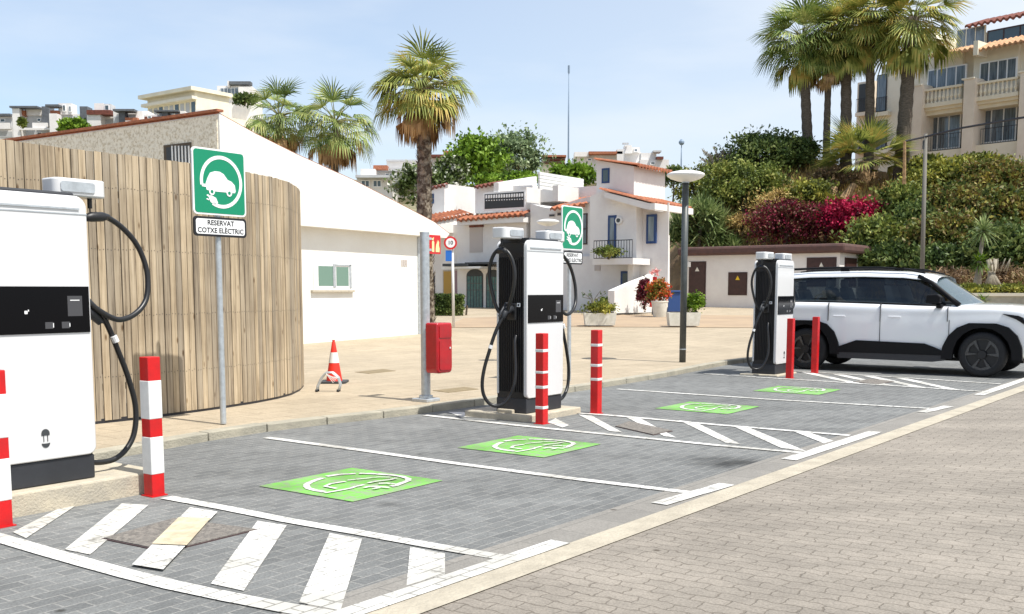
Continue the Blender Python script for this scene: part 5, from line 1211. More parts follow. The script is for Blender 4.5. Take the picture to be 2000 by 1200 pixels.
for i, (px, py, rx, ry, m, lb, n) in enumerate([
    (1735, 470, 70, 40, 'mid', 'low green hedge shrub right of the magenta bougainvillea', 5000), (1760, 405, 45, 36, 'mid', 'mid green shrub left of the wire pole', 2800),
    (1745, 505, 62, 26, 'dark', 'dark green shrub behind the car roof at the foot of the bank', 3400), (1850, 350, 62, 28, 'olive', 'yellow green shrub below the balcony railings', 4600),
    (1950, 352, 66, 32, 'olive', 'yellow green shrub at the right edge below the apartment building', 4600), (1880, 405, 60, 38, 'olive', 'olive hedge shrub right of the wire pole', 4200),
    (1970, 420, 56, 42, 'mid', 'mid green hedge shrub at the right edge of the photo', 4200), (1850, 465, 62, 38, 'mid', 'green hedge shrub above the bare undergrowth', 4200),
    (1790, 440, 40, 36, 'dark', 'dark shaded shrub directly behind the wire pole', 2400), (1960, 490, 60, 40, 'dark', 'dark green shrub behind the spiky dracaena', 4000),
    (1910, 322, 50, 13, 'olive', 'clipped green shrub just under the lower balcony', 2600), (1812, 326, 30, 15, 'olive', 'small shrub beside the largest palm trunk', 1600), (1830, 515, 50, 26, 'dark', 'dark shrub over the brown undergrowth', 2600)]):
    bbush(px, py, rx * 1.2, ry * 1.2, m, lb, n=int(n * 1.35), leaf=.22, group=G1, clumps=48) if i not in (4, 5, 6, 7) else bbush(px, py, rx * 1.2, ry * 1.2, 'hedge', lb, n=int(n * 1.35), leaf=.22, group=G1, clumps=60)
bbush(1860, 548, 62, 22, 'under', 'bare brown undergrowth bush above the car bonnet', 'undergrowth_bush', 'shrub', n=3600, leaf=.2, dy=-1.2, asp=.2)
bbush(1950, 545, 56, 24, 'under', 'brown undergrowth bush around the twisted trunks', 'undergrowth_bush', 'shrub', n=3200, leaf=.2, dy=-.4, asp=.2)
bbush(1640, 350, 60, 22, 'under', 'brown dry thicket under the low fan palm', 'undergrowth_bush', 'shrub', n=2400, leaf=.2, dy=-.3, asp=.25)
bbush(1410, 330, 40, 24, 'olive', 'sparse olive shrub under the pampas plumes', n=1500)
# dry grass on the slope (nobody could count it)
n = 16000; px = RNG.uniform(1345, 2080, n); tt = RNG.uniform(0.02, 1, n); P = np.array([bank(a, b)[:] for a, b in zip(px, tt)])
Vg, Qg = leaf_quads(P, .42, up=2.2, asp=.14); np_mesh('dry_grass', Vg, Qg, LG['gold'], None); tag(bpy.data.objects['dry_grass'], 'dry golden grass growing over the planted bank', 'grass', kind='stuff')
# pampas plumes
t = base_thing('pampas_grass', 1400, 345, 64, 'pale pampas grass with tall plumes on the skyline left of the dark bushy tree', 'pampas grass')
mb = MB(); VV = []
for i in range(15):
    a = at(1395 + random.uniform(-12, 30), 345, 64); b = at(1368 + i * 4.6 + random.uniform(-3, 3), 288 + random.uniform(0, 26), 64)
    mb.tube([a, (a + b) / 2 + Vector((.06, 0, .1)), b], [.02, .015, .01], 4, cap=False)
    for k in range(60): f = random.random(); VV.append(b + (a - b) * f * .28 + Vector((random.uniform(-.05, .05), random.uniform(-.05, .05), 0)))
mb.build('stems', M['stalk'], t, world=True); Vp, Qp = leaf_quads(np.array([v[:] for v in VV]), .14, up=1.5, asp=.25); np_mesh('plumes', Vp, Qp, LG['plume'], t)
# spiky rosettes (yucca, dracaena, agave)
def rosette(c, r, n, w_=.07, lo=-.3, hi=1.45, seed=0, droop=.2):
    rg = np.random.default_rng(seed); VV = []
    for i in range(n):
        az = i * 2.39996; ph = lo + (hi - lo) * ((i + .5) / n) + rg.uniform(-.15, .15); d = np.array([math.cos(az) * math.cos(ph), math.sin(az) * math.cos(ph), math.sin(ph)])
        s = np.cross(d, [0, 0, 1]); s = s / max(1e-6, np.linalg.norm(s)) * w_ * .5; l_ = r * rg.uniform(.75, 1.1); q = np.array(c) + d * l_ * .55; e = q + d * l_ * .45 + np.array([0, 0, -droop * l_ * rg.uniform(.3, 1)])
        VV += [np.array(c) - s * .6, np.array(c) + s * .6, q + s, q - s, q - s, q + s, e + s * .05, e - s * .05]
    return np.array(VV)
YG = 'yucca clumps beside the white house stair'
for i, (x, y, r_, lb) in enumerate([(1338, 455, 44, 'yucca rosette clump nearest the white house, behind the disc lamp post'), (1392, 452, 50, 'largest yucca clump over the brown roof'), (1365, 418, 38, 'upper yucca clump behind the disc lamp post'), (1425, 470, 34, 'rightmost low yucca clump over the brown roof')]):
    Y = 60 - i * .3; c = at(x, y, Y); t = thing('yucca', (c.x, c.y, pave_z(Y)), lb, 'yucca', YG); rr_ = r_ / 2000 * Y
    Vs = np.concatenate([rosette(np.array(c) + np.array([random.uniform(-.8, .8), random.uniform(-.4, .4), random.uniform(-.8, .4)]), rr_ * 1.25, 60, .1, seed=i * 7 + k) for k in range(7)])
    np_mesh('leaves', Vs, np.arange(len(Vs)).reshape(-1, 4), LG['yucca'], t)
    mb = MB(); mb.tube([(c.x, c.y, pave_z(Y)), (c.x + .1, c.y, c.z)], [.14, .1], 8); mb.build('stem', M['bark'], t, world=True, smooth=True)
for i, (x, y, r_, xb, yb, lb) in enumerate([(1921, 452, 38, 1911, 582, 'taller spiky dracaena with bare slanting trunk at the foot of the bank'), (1913, 513, 26, 1906, 584, 'shorter spiky dracaena beside the taller one at the foot of the bank')]):
    Y = 41; c = at(x, y, Y); b = at(xb, yb, Y); t = thing('dracaena', b, lb, 'dracaena', 'dracaenas at the foot of the bank')
    Vs = rosette(c, r_ / 2000 * Y * 1.1, 110, .06, -.9, 1.5, seed=i + 30, droop=.25); np_mesh('leaves', Vs, np.arange(len(Vs)).reshape(-1, 4), LG['bright' if i else 'yucca'], t)
    mb = MB(); mb.tube([b, (b + c) / 2 + Vector((-.08, 0, 0)), c], [.13, .09, .07], 8); mb.build('trunk', M['palebark'], t, world=True, smooth=True)
for i, (x, y, r_, lb) in enumerate([(1921, 590, 22, 'small agave rosette at the foot of the dracaenas')]):
    Y = 38; c = at(x, y, Y); t = thing('agave', c, lb, 'agave'); Vs = rosette(c, .45, 50, .06, 0, 1.4, seed=40, droop=.1); np_mesh('leaves', Vs, np.arange(len(Vs)).reshape(-1, 4), LG['bright'], t)
t = base_thing('twisted_tree', 1938, 560, 42.5, 'grey twisted double trunk tree stump behind the dracaenas', 'tree')
mb = MB()
for (x0, x1, x2) in ((1928, 1935, 1932), (1942, 1936, 1946), (1950, 1940, 1930)): mb.tube([at(x0, 562, 42.5), at(x1, 540, 42.5), at(x2, 508, 42.7)], [.17, .12, .09], 8)
for i in range(7): x = 1930 + i * 6; mb.tube([at(x, 530, 42.4), at(x + random.uniform(-14, 14), 505, 42.2)], [.04, .015], 5)
mb.build('trunk', M['palebark'], t, world=True, smooth=True)
# low yellow green planting and low wall at the foot of the bank
t = base_thing('low_stone_wall', 1960, 596, 37.5, 'low pale stone wall at the right edge behind the car bonnet', 'wall')
F_ = facade(1960, 37.5, V); mb = MB(); F_.rect(mb, 1850, 578, 2200, 640, -.4, 0); mb.build('wall', M['kerb'], t, world=True); mb = MB(); F_.rect(mb, 1850, 573, 2200, 579, -.45, .05); mb.build('coping', M['creamp'], t, world=True)
for i, x in enumerate(range(1860, 2080, 34)):
    bush('groundcover_shrub', x, 567, 24, 9, 38.6, 'olive', ['bright low groundcover shrub on the stone wall nearest the windscreen', 'bright low groundcover shrub on the stone wall left of the dracaenas', 'bright low groundcover shrub on the stone wall at the dracaena trunks', 'bright low groundcover shrub on the stone wall under the twisted trunk', 'bright low groundcover shrub on the stone wall at the right edge', 'low groundcover shrub just beyond the right edge', 'low groundcover shrub farther beyond the right edge'][i], 'shrub', 900, .12, group='groundcover shrubs on the low stone wall', clumps=12)
# low fan palm with dry roots, stumps
c = at(1688, 316, bankpt(1688, 345).y - 1.5); t = thing('low_fan_palm', c - Vector((0, 0, 1.6)), 'low wide fan palm without tall trunk at the top of the bank', 'palm tree')
pet, Vf = fan_fronds(c, 44, 1.5, 1.75, (1.2, -.1), seed=77, droop=.25, nseg=20, spread=60, width=.42); np_mesh('fronds', Vf, np.arange(len(Vf)).reshape(-1, 4), LG['palmy'], t)
mb = MB(); mb.tube([c - Vector((0, 0, 1.8)), c], [.45, .3], 10); mb.build('trunk', M['stump'], t, world=True, smooth=True)
mb = MB()
for i in range(9): x = 1700 + i * 5; yb_ = bankpt(1700, 360).y; mb.tube([at(1705 + i * 3, 336, yb_ - .5), at(x, 350 + (i % 3) * 6, yb_ - .7), at(x + (-1) ** i * 6, 372, yb_ - 1)], [.05, .04, .02], 5)
mb.build('roots', M['stump'], t, world=True, smooth=True)
for x0, y0, x1, y1, lb in ((1622, 392, 1630, 368, 'short upright cut palm stump on the bank left of the magenta bougainvillea'), (1645, 392, 1668, 362, 'slanting cut palm log on the bank above the magenta bougainvillea')):
    yb_ = bankpt(x0, y0 + 6).y - .3; a, b = at(x0, y0, yb_), at(x1, y1, yb_ + .4); t = thing('cut_stump', a, lb, 'stump', 'cut palm stumps on the bank'); mb = MB(); mb.tube([a, b], [.26, .2], 10); mb.tube([b, b + (b - a) * .02], [.19, .17], 10); mb.build('trunk', M['stump'], t, world=True, smooth=True, ang=50)
# tall palms at the top of the bank
PG = 'tall fan palms at the top of the bank'
for i, (px, yb, Y, yc, r_, tw, ln, sd, lb) in enumerate([
    (1579, 300, 58.5, 75, 92, .62, -12, 21, 'leftmost tall fan palm on the bank'), (1614, 298, 60, 110, 66, .42, 4, 22, 'slimmest tall fan palm, second from the left on the bank, with brown skirt'),
    (1653, 300, 58, 62, 88, .66, -3, 23, 'middle tall fan palm of the five on the bank'), (1697, 300, 60, 38, 86, .55, 3, 24, 'fourth tall fan palm from the left in front of the tall narrow windows'),
    (1758, 330, 57, 35, 104, .8, 26, 25, 'largest rightmost tall fan palm, its thick trunk in front of the cream apartment building')]):
    palm(px, yb + 14, Y, yc, r_, lb, tw, 'palm' if i < 2 else 'palmy', 62, sd, .3, 8, lean=ln, group=PG, droop=.42, base=(lambda q: Vector((at(px, yb + 22, q.y).x, q.y, q.z - .2)))(bankpt(px, yb + 22)), dead='palmy' if i != 1 else 'dead')
# wire pole in front of the bank
b = at(1801, 560, 43); t = thing('wire_pole', b, 'grey wooden pole carrying a dark overhead cable in front of the bank', 'pole')
mb = MB(); mb.tube([b - Vector((0, 0, 1)), at(1808, 262, 43)], [.1, .075], 10); mb.build('pole', M['pole'] if 'pole' in M else M.setdefault('pole', mat('weathered_grey_pole', (.16, .15, .13), .8)), t, world=True, smooth=True)
mb = MB(); q = at(1806, 283, 43); mb.box(q, (.14, .1, .35)); mb.box(at(1806, 310, 43), (.1, .1, .3)); mb.build('junction_box', M['slate'], t, world=True)
mb = MB(); P = [at(1768, 276, 43.2), at(1806, 268, 43), at(1880, 250, 41), at(2010, 228, 38), at(2300, 180, 32)]
mb.tube(P, .045, 6); mb.build('overhead_cable', M['iron'], t, world=True)
mb = MB(); mb.tube([at(1766, 360, 43.3), at(1767, 276, 43.2)], [.08, .06], 8); mb.build('support_stay', M['stump'], t, world=True)

# ---- trees and shrubs behind the left and middle houses
bush('oleander', 822, 362, 56, 34, 63, 'olean', 'white flowering oleander left of the tall palm trunk', 'oleander', 4600, .28, trunk=1.2, group='flowering oleanders behind the houses')
bush('oleander', 882, 338, 30, 28, 64, 'olean', 'white flowering oleander right of the tall palm trunk', 'oleander', 2600, .28, trunk=2, group='flowering oleanders behind the houses')
bush('broadleaf_tree', 930, 322, 54, 52, 66, 'bright', 'bright yellow green tree behind the white houses', 'tree', 6000, .3, trunk=4, clumps=40)
bush('broadleaf_tree', 1008, 312, 62, 56, 70, 'grey', 'airy grey green tree right of the bright green tree', 'tree', 4200, .27, trunk=5, clumps=60, cs=.17)
bush('shrub', 1118, 344, 46, 24, 64, 'bright', 'bright green shrub above the white slatted screen', 'shrub', 2600, .26, trunk=1)
bush('shrub', 1315, 345, 22, 16, 62, 'dark', 'small dark shrub left of the disc lamp shade', 'shrub', 900, .26, trunk=1)
for i, (x, y, rx, ry, lb) in enumerate([(955, 352, 34, 9, 'leafy creeper along the left roof parapet of the middle house'), (1015, 348, 34, 9, 'leafy creeper along the right roof parapet of the middle house')]):
    bush('creeper', x, y, rx, ry, 54, 'bright', lb, 'creeper', 1300, .2, group='creepers on the roof parapet')
bush('shrub', 143, 250, 26, 15, 118, 'bright', 'green shrub between the white hillside houses on the left', 'shrub', 1800, .45)
bush('shrub', 43, 241, 6, 8, 118, 'mid', 'small round shrub beside the leftmost white hillside wall', 'shrub', 500, .35)
bush('shrub', 478, 196, 22, 10, 160, 'dark', 'dark bush on the terrace right of the cream hotel', 'shrub', 700, .6)
# hedge and planters on the plaza
def hedge_box(px0, px1, y0, y1, Y, m, label, n=5200):
    a, b = at(px0, y1, Y), at(px1, y0, Y); t = thing('hedge', ((a.x + b.x) / 2, Y, a.z), label, 'hedge')
    P = np.stack([RNG.uniform(a.x, b.x, n), Y + RNG.uniform(-.6, .6, n), RNG.uniform(a.z + .1, b.z, n)], 1); s = RNG.integers(0, 3, n)
    P[s == 0, 2] = b.z - RNG.uniform(0, .12, (s == 0).sum()); P[s == 1, 1] = Y - .6 + RNG.uniform(0, .1, (s == 1).sum())
    Vh, Qh = leaf_quads(P, .12); np_mesh('foliage', Vh, Qh, LG[m], t)
    mb = MB(); [mb.tube([(a.x + .4 + i * .5, Y, a.z - .05), (a.x + .45 + i * .5, Y, a.z + .5)], .04, 6) for i in range(3)]; mb.build('stems', M['bark'], t, world=True)
hedge_box(843, 904, 578, 621, 42, 'dark', 'clipped dark hedge in front of the ochre door')
def planter(pts, h, Y, label, m='olive', plant=None, taper=.9):
    """trough seen between two base pixels"""
    (x0, yb), (x1, _) = pts; a = GP(x0, yb); b = Vector((at(x1, 500, a.y).x, a.y, a.z)); wd = b.x - a.x; c = (a + b) / 2 + Vector((0, .35, 0))
    t = thing('planter', (c.x, c.y, a.z), label, 'planter', 'white stone planters on the plaza'); z1 = h / 2000 * a.y
    mb = MB(); mb.prism([(-wd / 2, -.3, 0), (wd / 2, -.3, 0), (wd / 2, .3, 0), (-wd / 2, .3, 0)], (0, 0, .05))
    lo = [(-wd / 2 * taper, -.3 * taper, .05), (wd / 2 * taper, -.3 * taper, .05), (wd / 2 * taper, .3 * taper, .05), (-wd / 2 * taper, .3 * taper, .05)]; hi = [(-wd / 2, -.32, z1), (wd / 2, -.32, z1), (wd / 2, .32, z1), (-wd / 2, .32, z1)]
    mb = MB(); mb.poly(list(reversed(lo))); mb.poly(hi)
    for i in range(4): j = (i + 1) % 4; mb.poly([lo[i], lo[j], hi[j], hi[i]])
    bev(mb.build('trough', M['pot'], t), .03)
    mb = MB(); mb.box((0, 0, z1 + .005), (wd * .86, .5, .03)); mb.build('soil', M['soil'], t)
    return t, c, z1
for (pts, h, lb, m, (px, py, rx, ry), pl) in [
    (((1141, 639), (1206, 639)), 27, 'white rectangular planter with low yellowish plants right of the middle charger', 'olive', (1170, 603, 32, 13), 'low yellow green plant filling the planter right of the middle charger'),
    (((1306, 640), (1372, 640)), 29, 'white rectangular planter behind the disc lamp post', 'bright', (1356, 592, 17, 20), 'leafy green plant in the planter behind the disc lamp post')]:
    t_, c_, z_ = planter(pts, h, 0, lb); bush('potted_plant', px, py, rx, ry, c_.y, m, pl, 'plant', 1600, .09, group='plants in the planters', clumps=16)
def round_pot(px, yb, r_, h, label, m='pot'):
    b = GP(px, yb); t = thing('flower_pot', b, label, 'flower pot', 'white pots on the plaza'); k = b.y / 2000; mb = MB(); r1 = r_ * k; hh = h * k
    mb.lathe([(r1 * .68, 0), (r1 * .72, .03), (r1 * .95, hh * .9), (r1, hh * .92), (r1, hh), (r1 * .86, hh), (r1 * .84, hh * .9)], n=24); mb.build('pot', M[m], t, smooth=True, ang=35)
    mb = MB(); mb.tube([(0, 0, hh * .88), (0, 0, hh * .93)], r1 * .86, 20); mb.build('soil', M['soil'], t); return b
b = round_pot(1288, 620, 17, 32, 'white tapered flower pot under the red flowering bush')
bush('flowering_bush', 1287, 570, 21, 22, b.y + .1, 'flower', 'green and red flowering bush in the white tapered pot', 'flowering shrub', 2400, .11, clumps=20)
bush('flowering_bush', 1258, 574, 13, 26, b.y + 1.6, 'bougd', 'dark red leaved bush against the stair parapet', 'flowering shrub', 1400, .12, clumps=14)
b = round_pot(1158, 612, 15, 16, 'low white bowl with a sparse bare plant beside the house wall')
t = thing('bare_plant', b + Vector((0, 0, .35)), 'sparse bare twisted stems in the low white bowl', 'plant'); mb = MB()
for i in range(7): a = i * .9; mb.tube([(0, 0, -.1), (.1 * math.cos(a), 0, .25), (.5 * math.cos(a), .1, .45 + .15 * math.sin(a * 2))], [.03, .02, .01], 5)
mb.build('stems', M['palebark'], t); Vb, Qb = leaf_quads(np.array([[b.x + .5 * math.cos(i * .9), b.y, b.z + .8 + .1 * math.sin(i)] for i in range(24)]), .14); np_mesh('leaves', Vb, Qb, LG['yucca'], t)
bush('potted_plant', 1184, 590, 14, 9, GP(1180, 616).y, 'mid', 'small green plant against the wall above the rectangular planter', 'plant', 700, .1, clumps=9)
bush('balcony_plants', 1188, 493, 28, 9, FA2.hit(1190, 495, 1.0).y, 'mid', 'green plants hanging on the balcony railing of the right house', 'plant', 1400, .12, clumps=14)
p = GP(1274, 615); t = thing('red_banner', p, 'narrow red banner post topped with pink flowers beside the white tapered pot', 'banner')
f_ = Face(p, XD); mb = MB(); f_.rect(mb, 1275, 541, 1283, 556, -.02, .02); mb.build('upper_cloth', M['red'], t, world=True); mb = MB(); f_.rect(mb, 1269, 571, 1274, 600, -.02, .02); mb.build('lower_cloth', M['red'], t, world=True)
mb = MB(); mb.tube([p, at(1277, 545, p.y)], .03, 6); mb.build('pole', M['iron'], t, world=True)
M['pinkf'] = mat('pink_flower', (.75, .3, .28), .6); c = at(1278, 533, p.y); Vf, Qf = leaf_quads(blob_pts(c, (.2, .15, .16), 120, 6), .1); np_mesh('flowers', Vf, Qf, M['pinkf'], t)
# blue bin
b = GP(1322, 612) + Vector((0, 1.0, 0)); t = thing('litter_bin', b, 'blue plastic bin behind the disc lamp post beside the house stair', 'bin')
k = b.y / 2000; mb = MB(); mb.box((0, 0, 20 * k), (24 * k, .5, 38 * k)); bev(mb.build('body', M['bin'], t), .03); mb = MB(); mb.box((0, -.02, 41 * k), (26 * k, .56, 4 * k)); bev(mb.build('lid', M['bin'], t), .02)
for i in (-1, 1): mb = MB(); mb.tube([(i * 10 * k - .03, .2, .08), (i * 10 * k + .03, .2, .08)], .08, 12); mb.build('wheel', M['black'], t)

# ================================================================== CAR
def make_car():
    base = G(1915, 738) ; fw = -V; org = base + V * 3.1 + U * .99       # local origin: centre line above the rear axle
    t = thing('parked_car', (org.x, org.y, 0), 'white electric SUV with black wheel arches parked behind the far charger', 'car', None, math.atan2(fw.y, fw.x))
    W2 = .99
    # lower body: stations x -> (half width, bottom z, shoulder z, top edge z, top half width)
    ST = [(-.93, .80, .42, .85, 1.12, .72), (-.86, .9, .34, .9, 1.22, .82), (-.6, .965, .3, .92, 1.3, .88), (0, .985, .3, .92, 1.31, .9), (.8, .99, .3, .9, 1.29, .9), (1.6, .99, .3, .9, 1.26, .9),
          (2.4, .985, .3, .92, 1.23, .9), (2.75, .98, .3, .95, 1.235, .9), (3.1, .975, .3, .98, 1.235, .89), (3.45, .955, .3, .98, 1.225, .87), (3.75, .92, .32, .94, 1.19, .83), (3.92, .87, .36, .88, 1.12, .77), (3.99, .8, .42, .8, 1.0, .68)]
    mb = MB(); rings = []
    for (x, w_, zb, zs, zt, wt) in ST:
        half = [(0, zb), (w_ * .8, zb), (w_ * .965, zb + .05), (w_ * .99, (zb + zs) / 2), (w_, zs), (w_ * .985, zs + (zt - zs) * .45), ((w_ * .94 + wt * .06), zs + (zt - zs) * .8), (wt, zt), (wt * .7, zt + .028), (wt * .35, zt + .04), (0, zt + .045)]
        rings.append([(x, -y, z) for y, z in half] + [(x, y, z) for y, z in reversed(half[1:-1])])
    n = len(rings[0]); mb.v = [p for r in rings for p in r]
    for i in range(len(rings) - 1):
        for j in range(n): q = (j + 1) % n; mb._f((i * n + j, i * n + q, (i + 1) * n + q, (i + 1) * n + j))
    mb._f(tuple(reversed(range(n)))); mb._f(tuple((len(rings) - 1) * n + j for j in range(n)))
    body = mb.build('body', M['cpaint'], None, smooth=True)
    bm = bmesh.new(); bm.from_mesh(body.data); bmesh.ops.recalc_face_normals(bm, faces=bm.faces); bm.to_mesh(body.data); bm.free()
    sub = body.modifiers.new('s', 'SUBSURF'); sub.levels = 2; sub.render_levels = 2
    cm = MB()
    for x in (0, 3.1): cm.tube([(x, -1.3, .39), (x, -.6, .39)], .47, 40); cm.tube([(x, .6, .39), (x, 1.3, .39)], .47, 40)
    cut = cm.build('cutter', None); md = body.modifiers.new('b', 'BOOLEAN'); md.operation = 'DIFFERENCE'; md.object = cut; md.solver = 'EXACT'
    dg = bpy.context.evaluated_depsgraph_get(); me = bpy.data.meshes.new_from_object(body.evaluated_get(dg))
    bpy.data.objects.remove(cut); bpy.data.objects.remove(body)
    body = bpy.data.objects.new('body', me); COL.objects.link(body); body.parent = t
    for p in me.polygons: p.use_smooth = True
    me.set_sharp_from_angle(angle=R(38)); me.materials.clear(); me.materials.append(M['cpaint']); me.materials.append(M['cblack'])
    for p in me.polygons:
        if abs(p.center.y) < .972 and p.center.z < .9 and min(math.hypot(p.center.x, p.center.z - .39), math.hypot(p.center.x - 3.1, p.center.z - .39)) < .475: p.material_index = 1
    # inner wheel wells and underbody
    mb = MB(); mb.box((1.55, 0, .33), (4.3, 1.3, .16)); mb.build('underbody', M['cblack'], t)
    mb = MB()
    for x in (0, 3.1):
        for s in (-1, 1): mb.tube([(x, s * .62, .45), (x, s * .93, .45)], .485, 28, cap=True)
    mb.build('wheel_well', M['cblack'], t) if False else None
    # greenhouse: dark glass volume + white roof
    GS = [(-.85, .80, 1.27, 1.70, .66), (-.7, .855, 1.28, 1.80, .71), (0, .885, 1.285, 1.835, .735), (1.0, .885, 1.27, 1.84, .735), (1.8, .88, 1.245, 1.81, .72), (2.12, .872, 1.235, 1.75, .70)]
    mb = MB(); rows = []
    for (x, w0, z0, z1, w1) in GS: rows.append([(x, -w0, z0), (x, -(w0 * .5 + w1 * .5) - .02, (z0 + z1) / 2), (x, -w1, z1 - .09), (x, w1, z1 - .09), (x, (w0 * .5 + w1 * .5) + .02, (z0 + z1) / 2), (x, w0, z0)])
    rows.insert(0, [(-.9, y * .98, 1.25) for y in (-.8, -.75, -.66, .66, .75, .8)])
    rows.append([(2.45, -.87, 1.225), (2.43, -.83, 1.33), (2.3, -.74, 1.54), (2.3, .74, 1.54), (2.43, .83, 1.33), (2.45, .87, 1.225)])
    mb.grid(rows); mb.build('side_glass', M['cglass'], t, smooth=True, ang=30)
    # cabin seen through the glass
    mb = MB(); mb.box((.8, 0, 1.2), (3.3, 1.62, .12)); mb.build('cabin_floor', M['cblack'], t)
    for x, wz in ((1.45, .56), (.35, .5), (-.5, .45)):
        for s in (-1, 1):
            mb = MB(); mb.prism([(x - .05, s * .42 - .24, 1.2), (x + .12, s * .42 - .24, 1.2), (x - .02, s * .42 - .24, 1.2 + wz * .7), (x - .14, s * .42 - .24, 1.2 + wz * .7)], (0, .48, 0)); mb.box((x - .1, s * .42, 1.2 + wz * .86), (.1, .26, .16)); bev(mb.build('seat', M['seat'], t), .03)
    mb = MB(); mb.box((2.35, 0, 1.23), (.5, 1.55, .12)); bev(mb.build('dashboard', M['cgrey'], t), .04)
    mb = MB(); mb.tube([(1.98 + .05 * math.cos(a), -.4 + .17 * math.sin(a), 1.36 + .16 * math.cos(a)) for a in [i * .3491 for i in range(19)]], .014, 6); mb.build('steering_wheel', M['cblack'], t, smooth=True)
    # windscreen
    mb = MB(); rows = []
    for i in range(7):
        f = i / 6; x = 2.2 + (2.98 - 2.2) * f; z = 1.755 + (1.235 - 1.755) * f; w_ = .70 + (.86 - .70) * f; rows.append([(x - .26 * (abs(k) / 4) ** 2 - .0, k / 4 * w_, z - .02 * (abs(k) / 4) ** 2) for k in range(-4, 5)])
    mb.grid(rows); mb.build('windscreen', M['wsglass'], t, smooth=True)
    # roof
    mb = MB(); rows = []
    for (x, w_, z) in ((-1.0, .6, 1.70), (-.92, .7, 1.765), (-.6, .745, 1.82), (0, .765, 1.855), (1.0, .765, 1.86), (1.7, .755, 1.835), (2.1, .735, 1.785), (2.26, .70, 1.735)):
        rows.append([(x, -w_ - .015, z - .115), (x, -w_ - .01, z - .075), (x, -w_ + .05, z - .03), (x, -w_ * .6, z + .002), (x, 0, z + .012), (x, w_ * .6, z + .002), (x, w_ - .05, z - .03), (x, w_ + .01, z - .075), (x, w_ + .015, z - .115)])
    mb.grid(rows); rf = mb.build('roof', M['cpaint'], t, smooth=True)
    for s in (-1, 1):
        mb = MB(); mb.tube([(-.75, s * .70, 1.86), (-.4, s * .715, 1.895), (.5, s * .72, 1.915), (1.3, s * .72, 1.905), (1.75, s * .715, 1.87), (2.05, s * .71, 1.80)], [.018, .022, .022, .022, .02, .014], 8)
        for x in (-.45, .62, 1.6): mb.box((x, s * .716, 1.875), (.16, .035, .06))
        mb.build('roof_rail', M['cblack'], t, smooth=True, ang=40)
        # pillar: black A pillar from roof edge to bonnet
        mb = MB(); mb.tube([(1.95, s * .765, 1.75), (2.2, s * .80, 1.62), (2.5, s * .855, 1.38), (2.68, s * .885, 1.235)], [.035, .038, .042, .05], 8); mb.build('front_pillar', M['cblack'], t, smooth=True)
        # belt line and door seams
        mb = MB(); mb.tube([(-.85, s * .86, 1.262), (0, s * .905, 1.29), (1.0, s * .905, 1.275), (2.0, s * .9, 1.24), (2.55, s * .895, 1.22)], .014, 6); mb.build('belt_trim', M['cblack'], t, smooth=True)
        mb = MB(); mb.box((1.37, s * .975, 1.1), (.008, .075, .33)); mb.box((1.37, s * .99, .72), (.008, .015, .56)); mb.box((2.52, s * .96, 1.08), (.008, .09, .25)); mb.box((2.55, s * .985, .78), (.008, .016, .4)); mb.box((.42, s * .96, 1.1), (.008, .1, .33)) ; mb.build('door_seams', M['cgrey'], t)
        for x in (1.62, .62): mb = MB(); mb.box((x, s * .985, 1.02), (.22, .012, .03)); bev(mb.build('door_handle', M['cpaint'], t), .005)
        # mirror
        mb = MB(); mb.prism([(2.18, s * 1.0, 1.27), (2.42, s * 1.0, 1.27), (2.44, s * 1.0, 1.38), (2.38, s * 1.0, 1.43), (2.2, s * 1.0, 1.42)], (0, s * .18, 0)); mb.box((2.38, s * .97, 1.22), (.1, .16, .07)); mr = bev(mb.build('mirror', M['cblack'], t), .02)
        # cladding: faceted arches and sill
        def arch(xc, nm):
            o = [(-.66, .30), (-.64, .56), (-.5, .8), (-.28, .935), (.28, .935), (.5, .82), (.62, .58), (.64, .32)]; ii = [(-.475 + .0, .30)] + [(.47 * math.cos(R(a)), .39 + .47 * math.sin(R(a))) for a in range(170, 9, -20)] + [(.475, .32)]
            k = len(ii); oo = []
            import bisect
            Ls = [0]
            for a_, b_ in zip(o, o[1:]): Ls.append(Ls[-1] + math.hypot(b_[0] - a_[0], b_[1] - a_[1]))
            for q in range(k): s_ = Ls[-1] * q / (k - 1); j = min(len(o) - 2, max(0, bisect.bisect_right(Ls, s_) - 1)); f = (s_ - Ls[j]) / (Ls[j + 1] - Ls[j]); oo.append((o[j][0] + (o[j + 1][0] - o[j][0]) * f, o[j][1] + (o[j + 1][1] - o[j][1]) * f))
            mb = MB()
            for q in range(k - 1):
                P = [(xc + oo[q][0], oo[q][1]), (xc + oo[q + 1][0], oo[q + 1][1]), (xc + ii[q + 1][0], ii[q + 1][1]), (xc + ii[q][0], ii[q][1])]
                mb.prism([(x, s * .93, z) for x, z in P], (0, s * .083, 0))
            mb.build(nm, M['cblack'], t)
        arch(0, 'rear_wheel_arch'); arch(3.1, 'front_wheel_arch')
        mb = MB(); mb.prism([(x, s * .93, z) for x, z in ((.62, .36), (.62, .46), (.78, .52), (.95, .585), (2.15, .56), (2.32, .5), (2.5, .42), (2.5, .36))], (0, s * .078, 0)); mb.build('sill_cladding', M['cblack'], t)
        mb = MB(); mb.prism([(x, s * .93, z) for x, z in ((.62, .25), (.6, .358), (2.52, .358), (2.5, .27), (2.3, .24))], (0, s * .07, 0)); mb.build('sill_strip', M['cgrey'], t)
        # headlight: dark upright wedge wrapping the corner
        mb = MB(); ys = lambda x: s * (.975 - .75 * max(0, x - 3.4) ** 2)
        pts = [(3.38, 1.09), (3.62, 1.06), (3.8, .98), (3.9, .8), (3.86, .74), (3.74, .9), (3.6, 1.0)]
        mb.prism([(x, s * (.925 - .3 * max(0, x - 3.5) ** 1.3), z) for x, z in pts], (0.02, s * .055, .01)); hl = mb.build('headlight', M['cblack'], t)
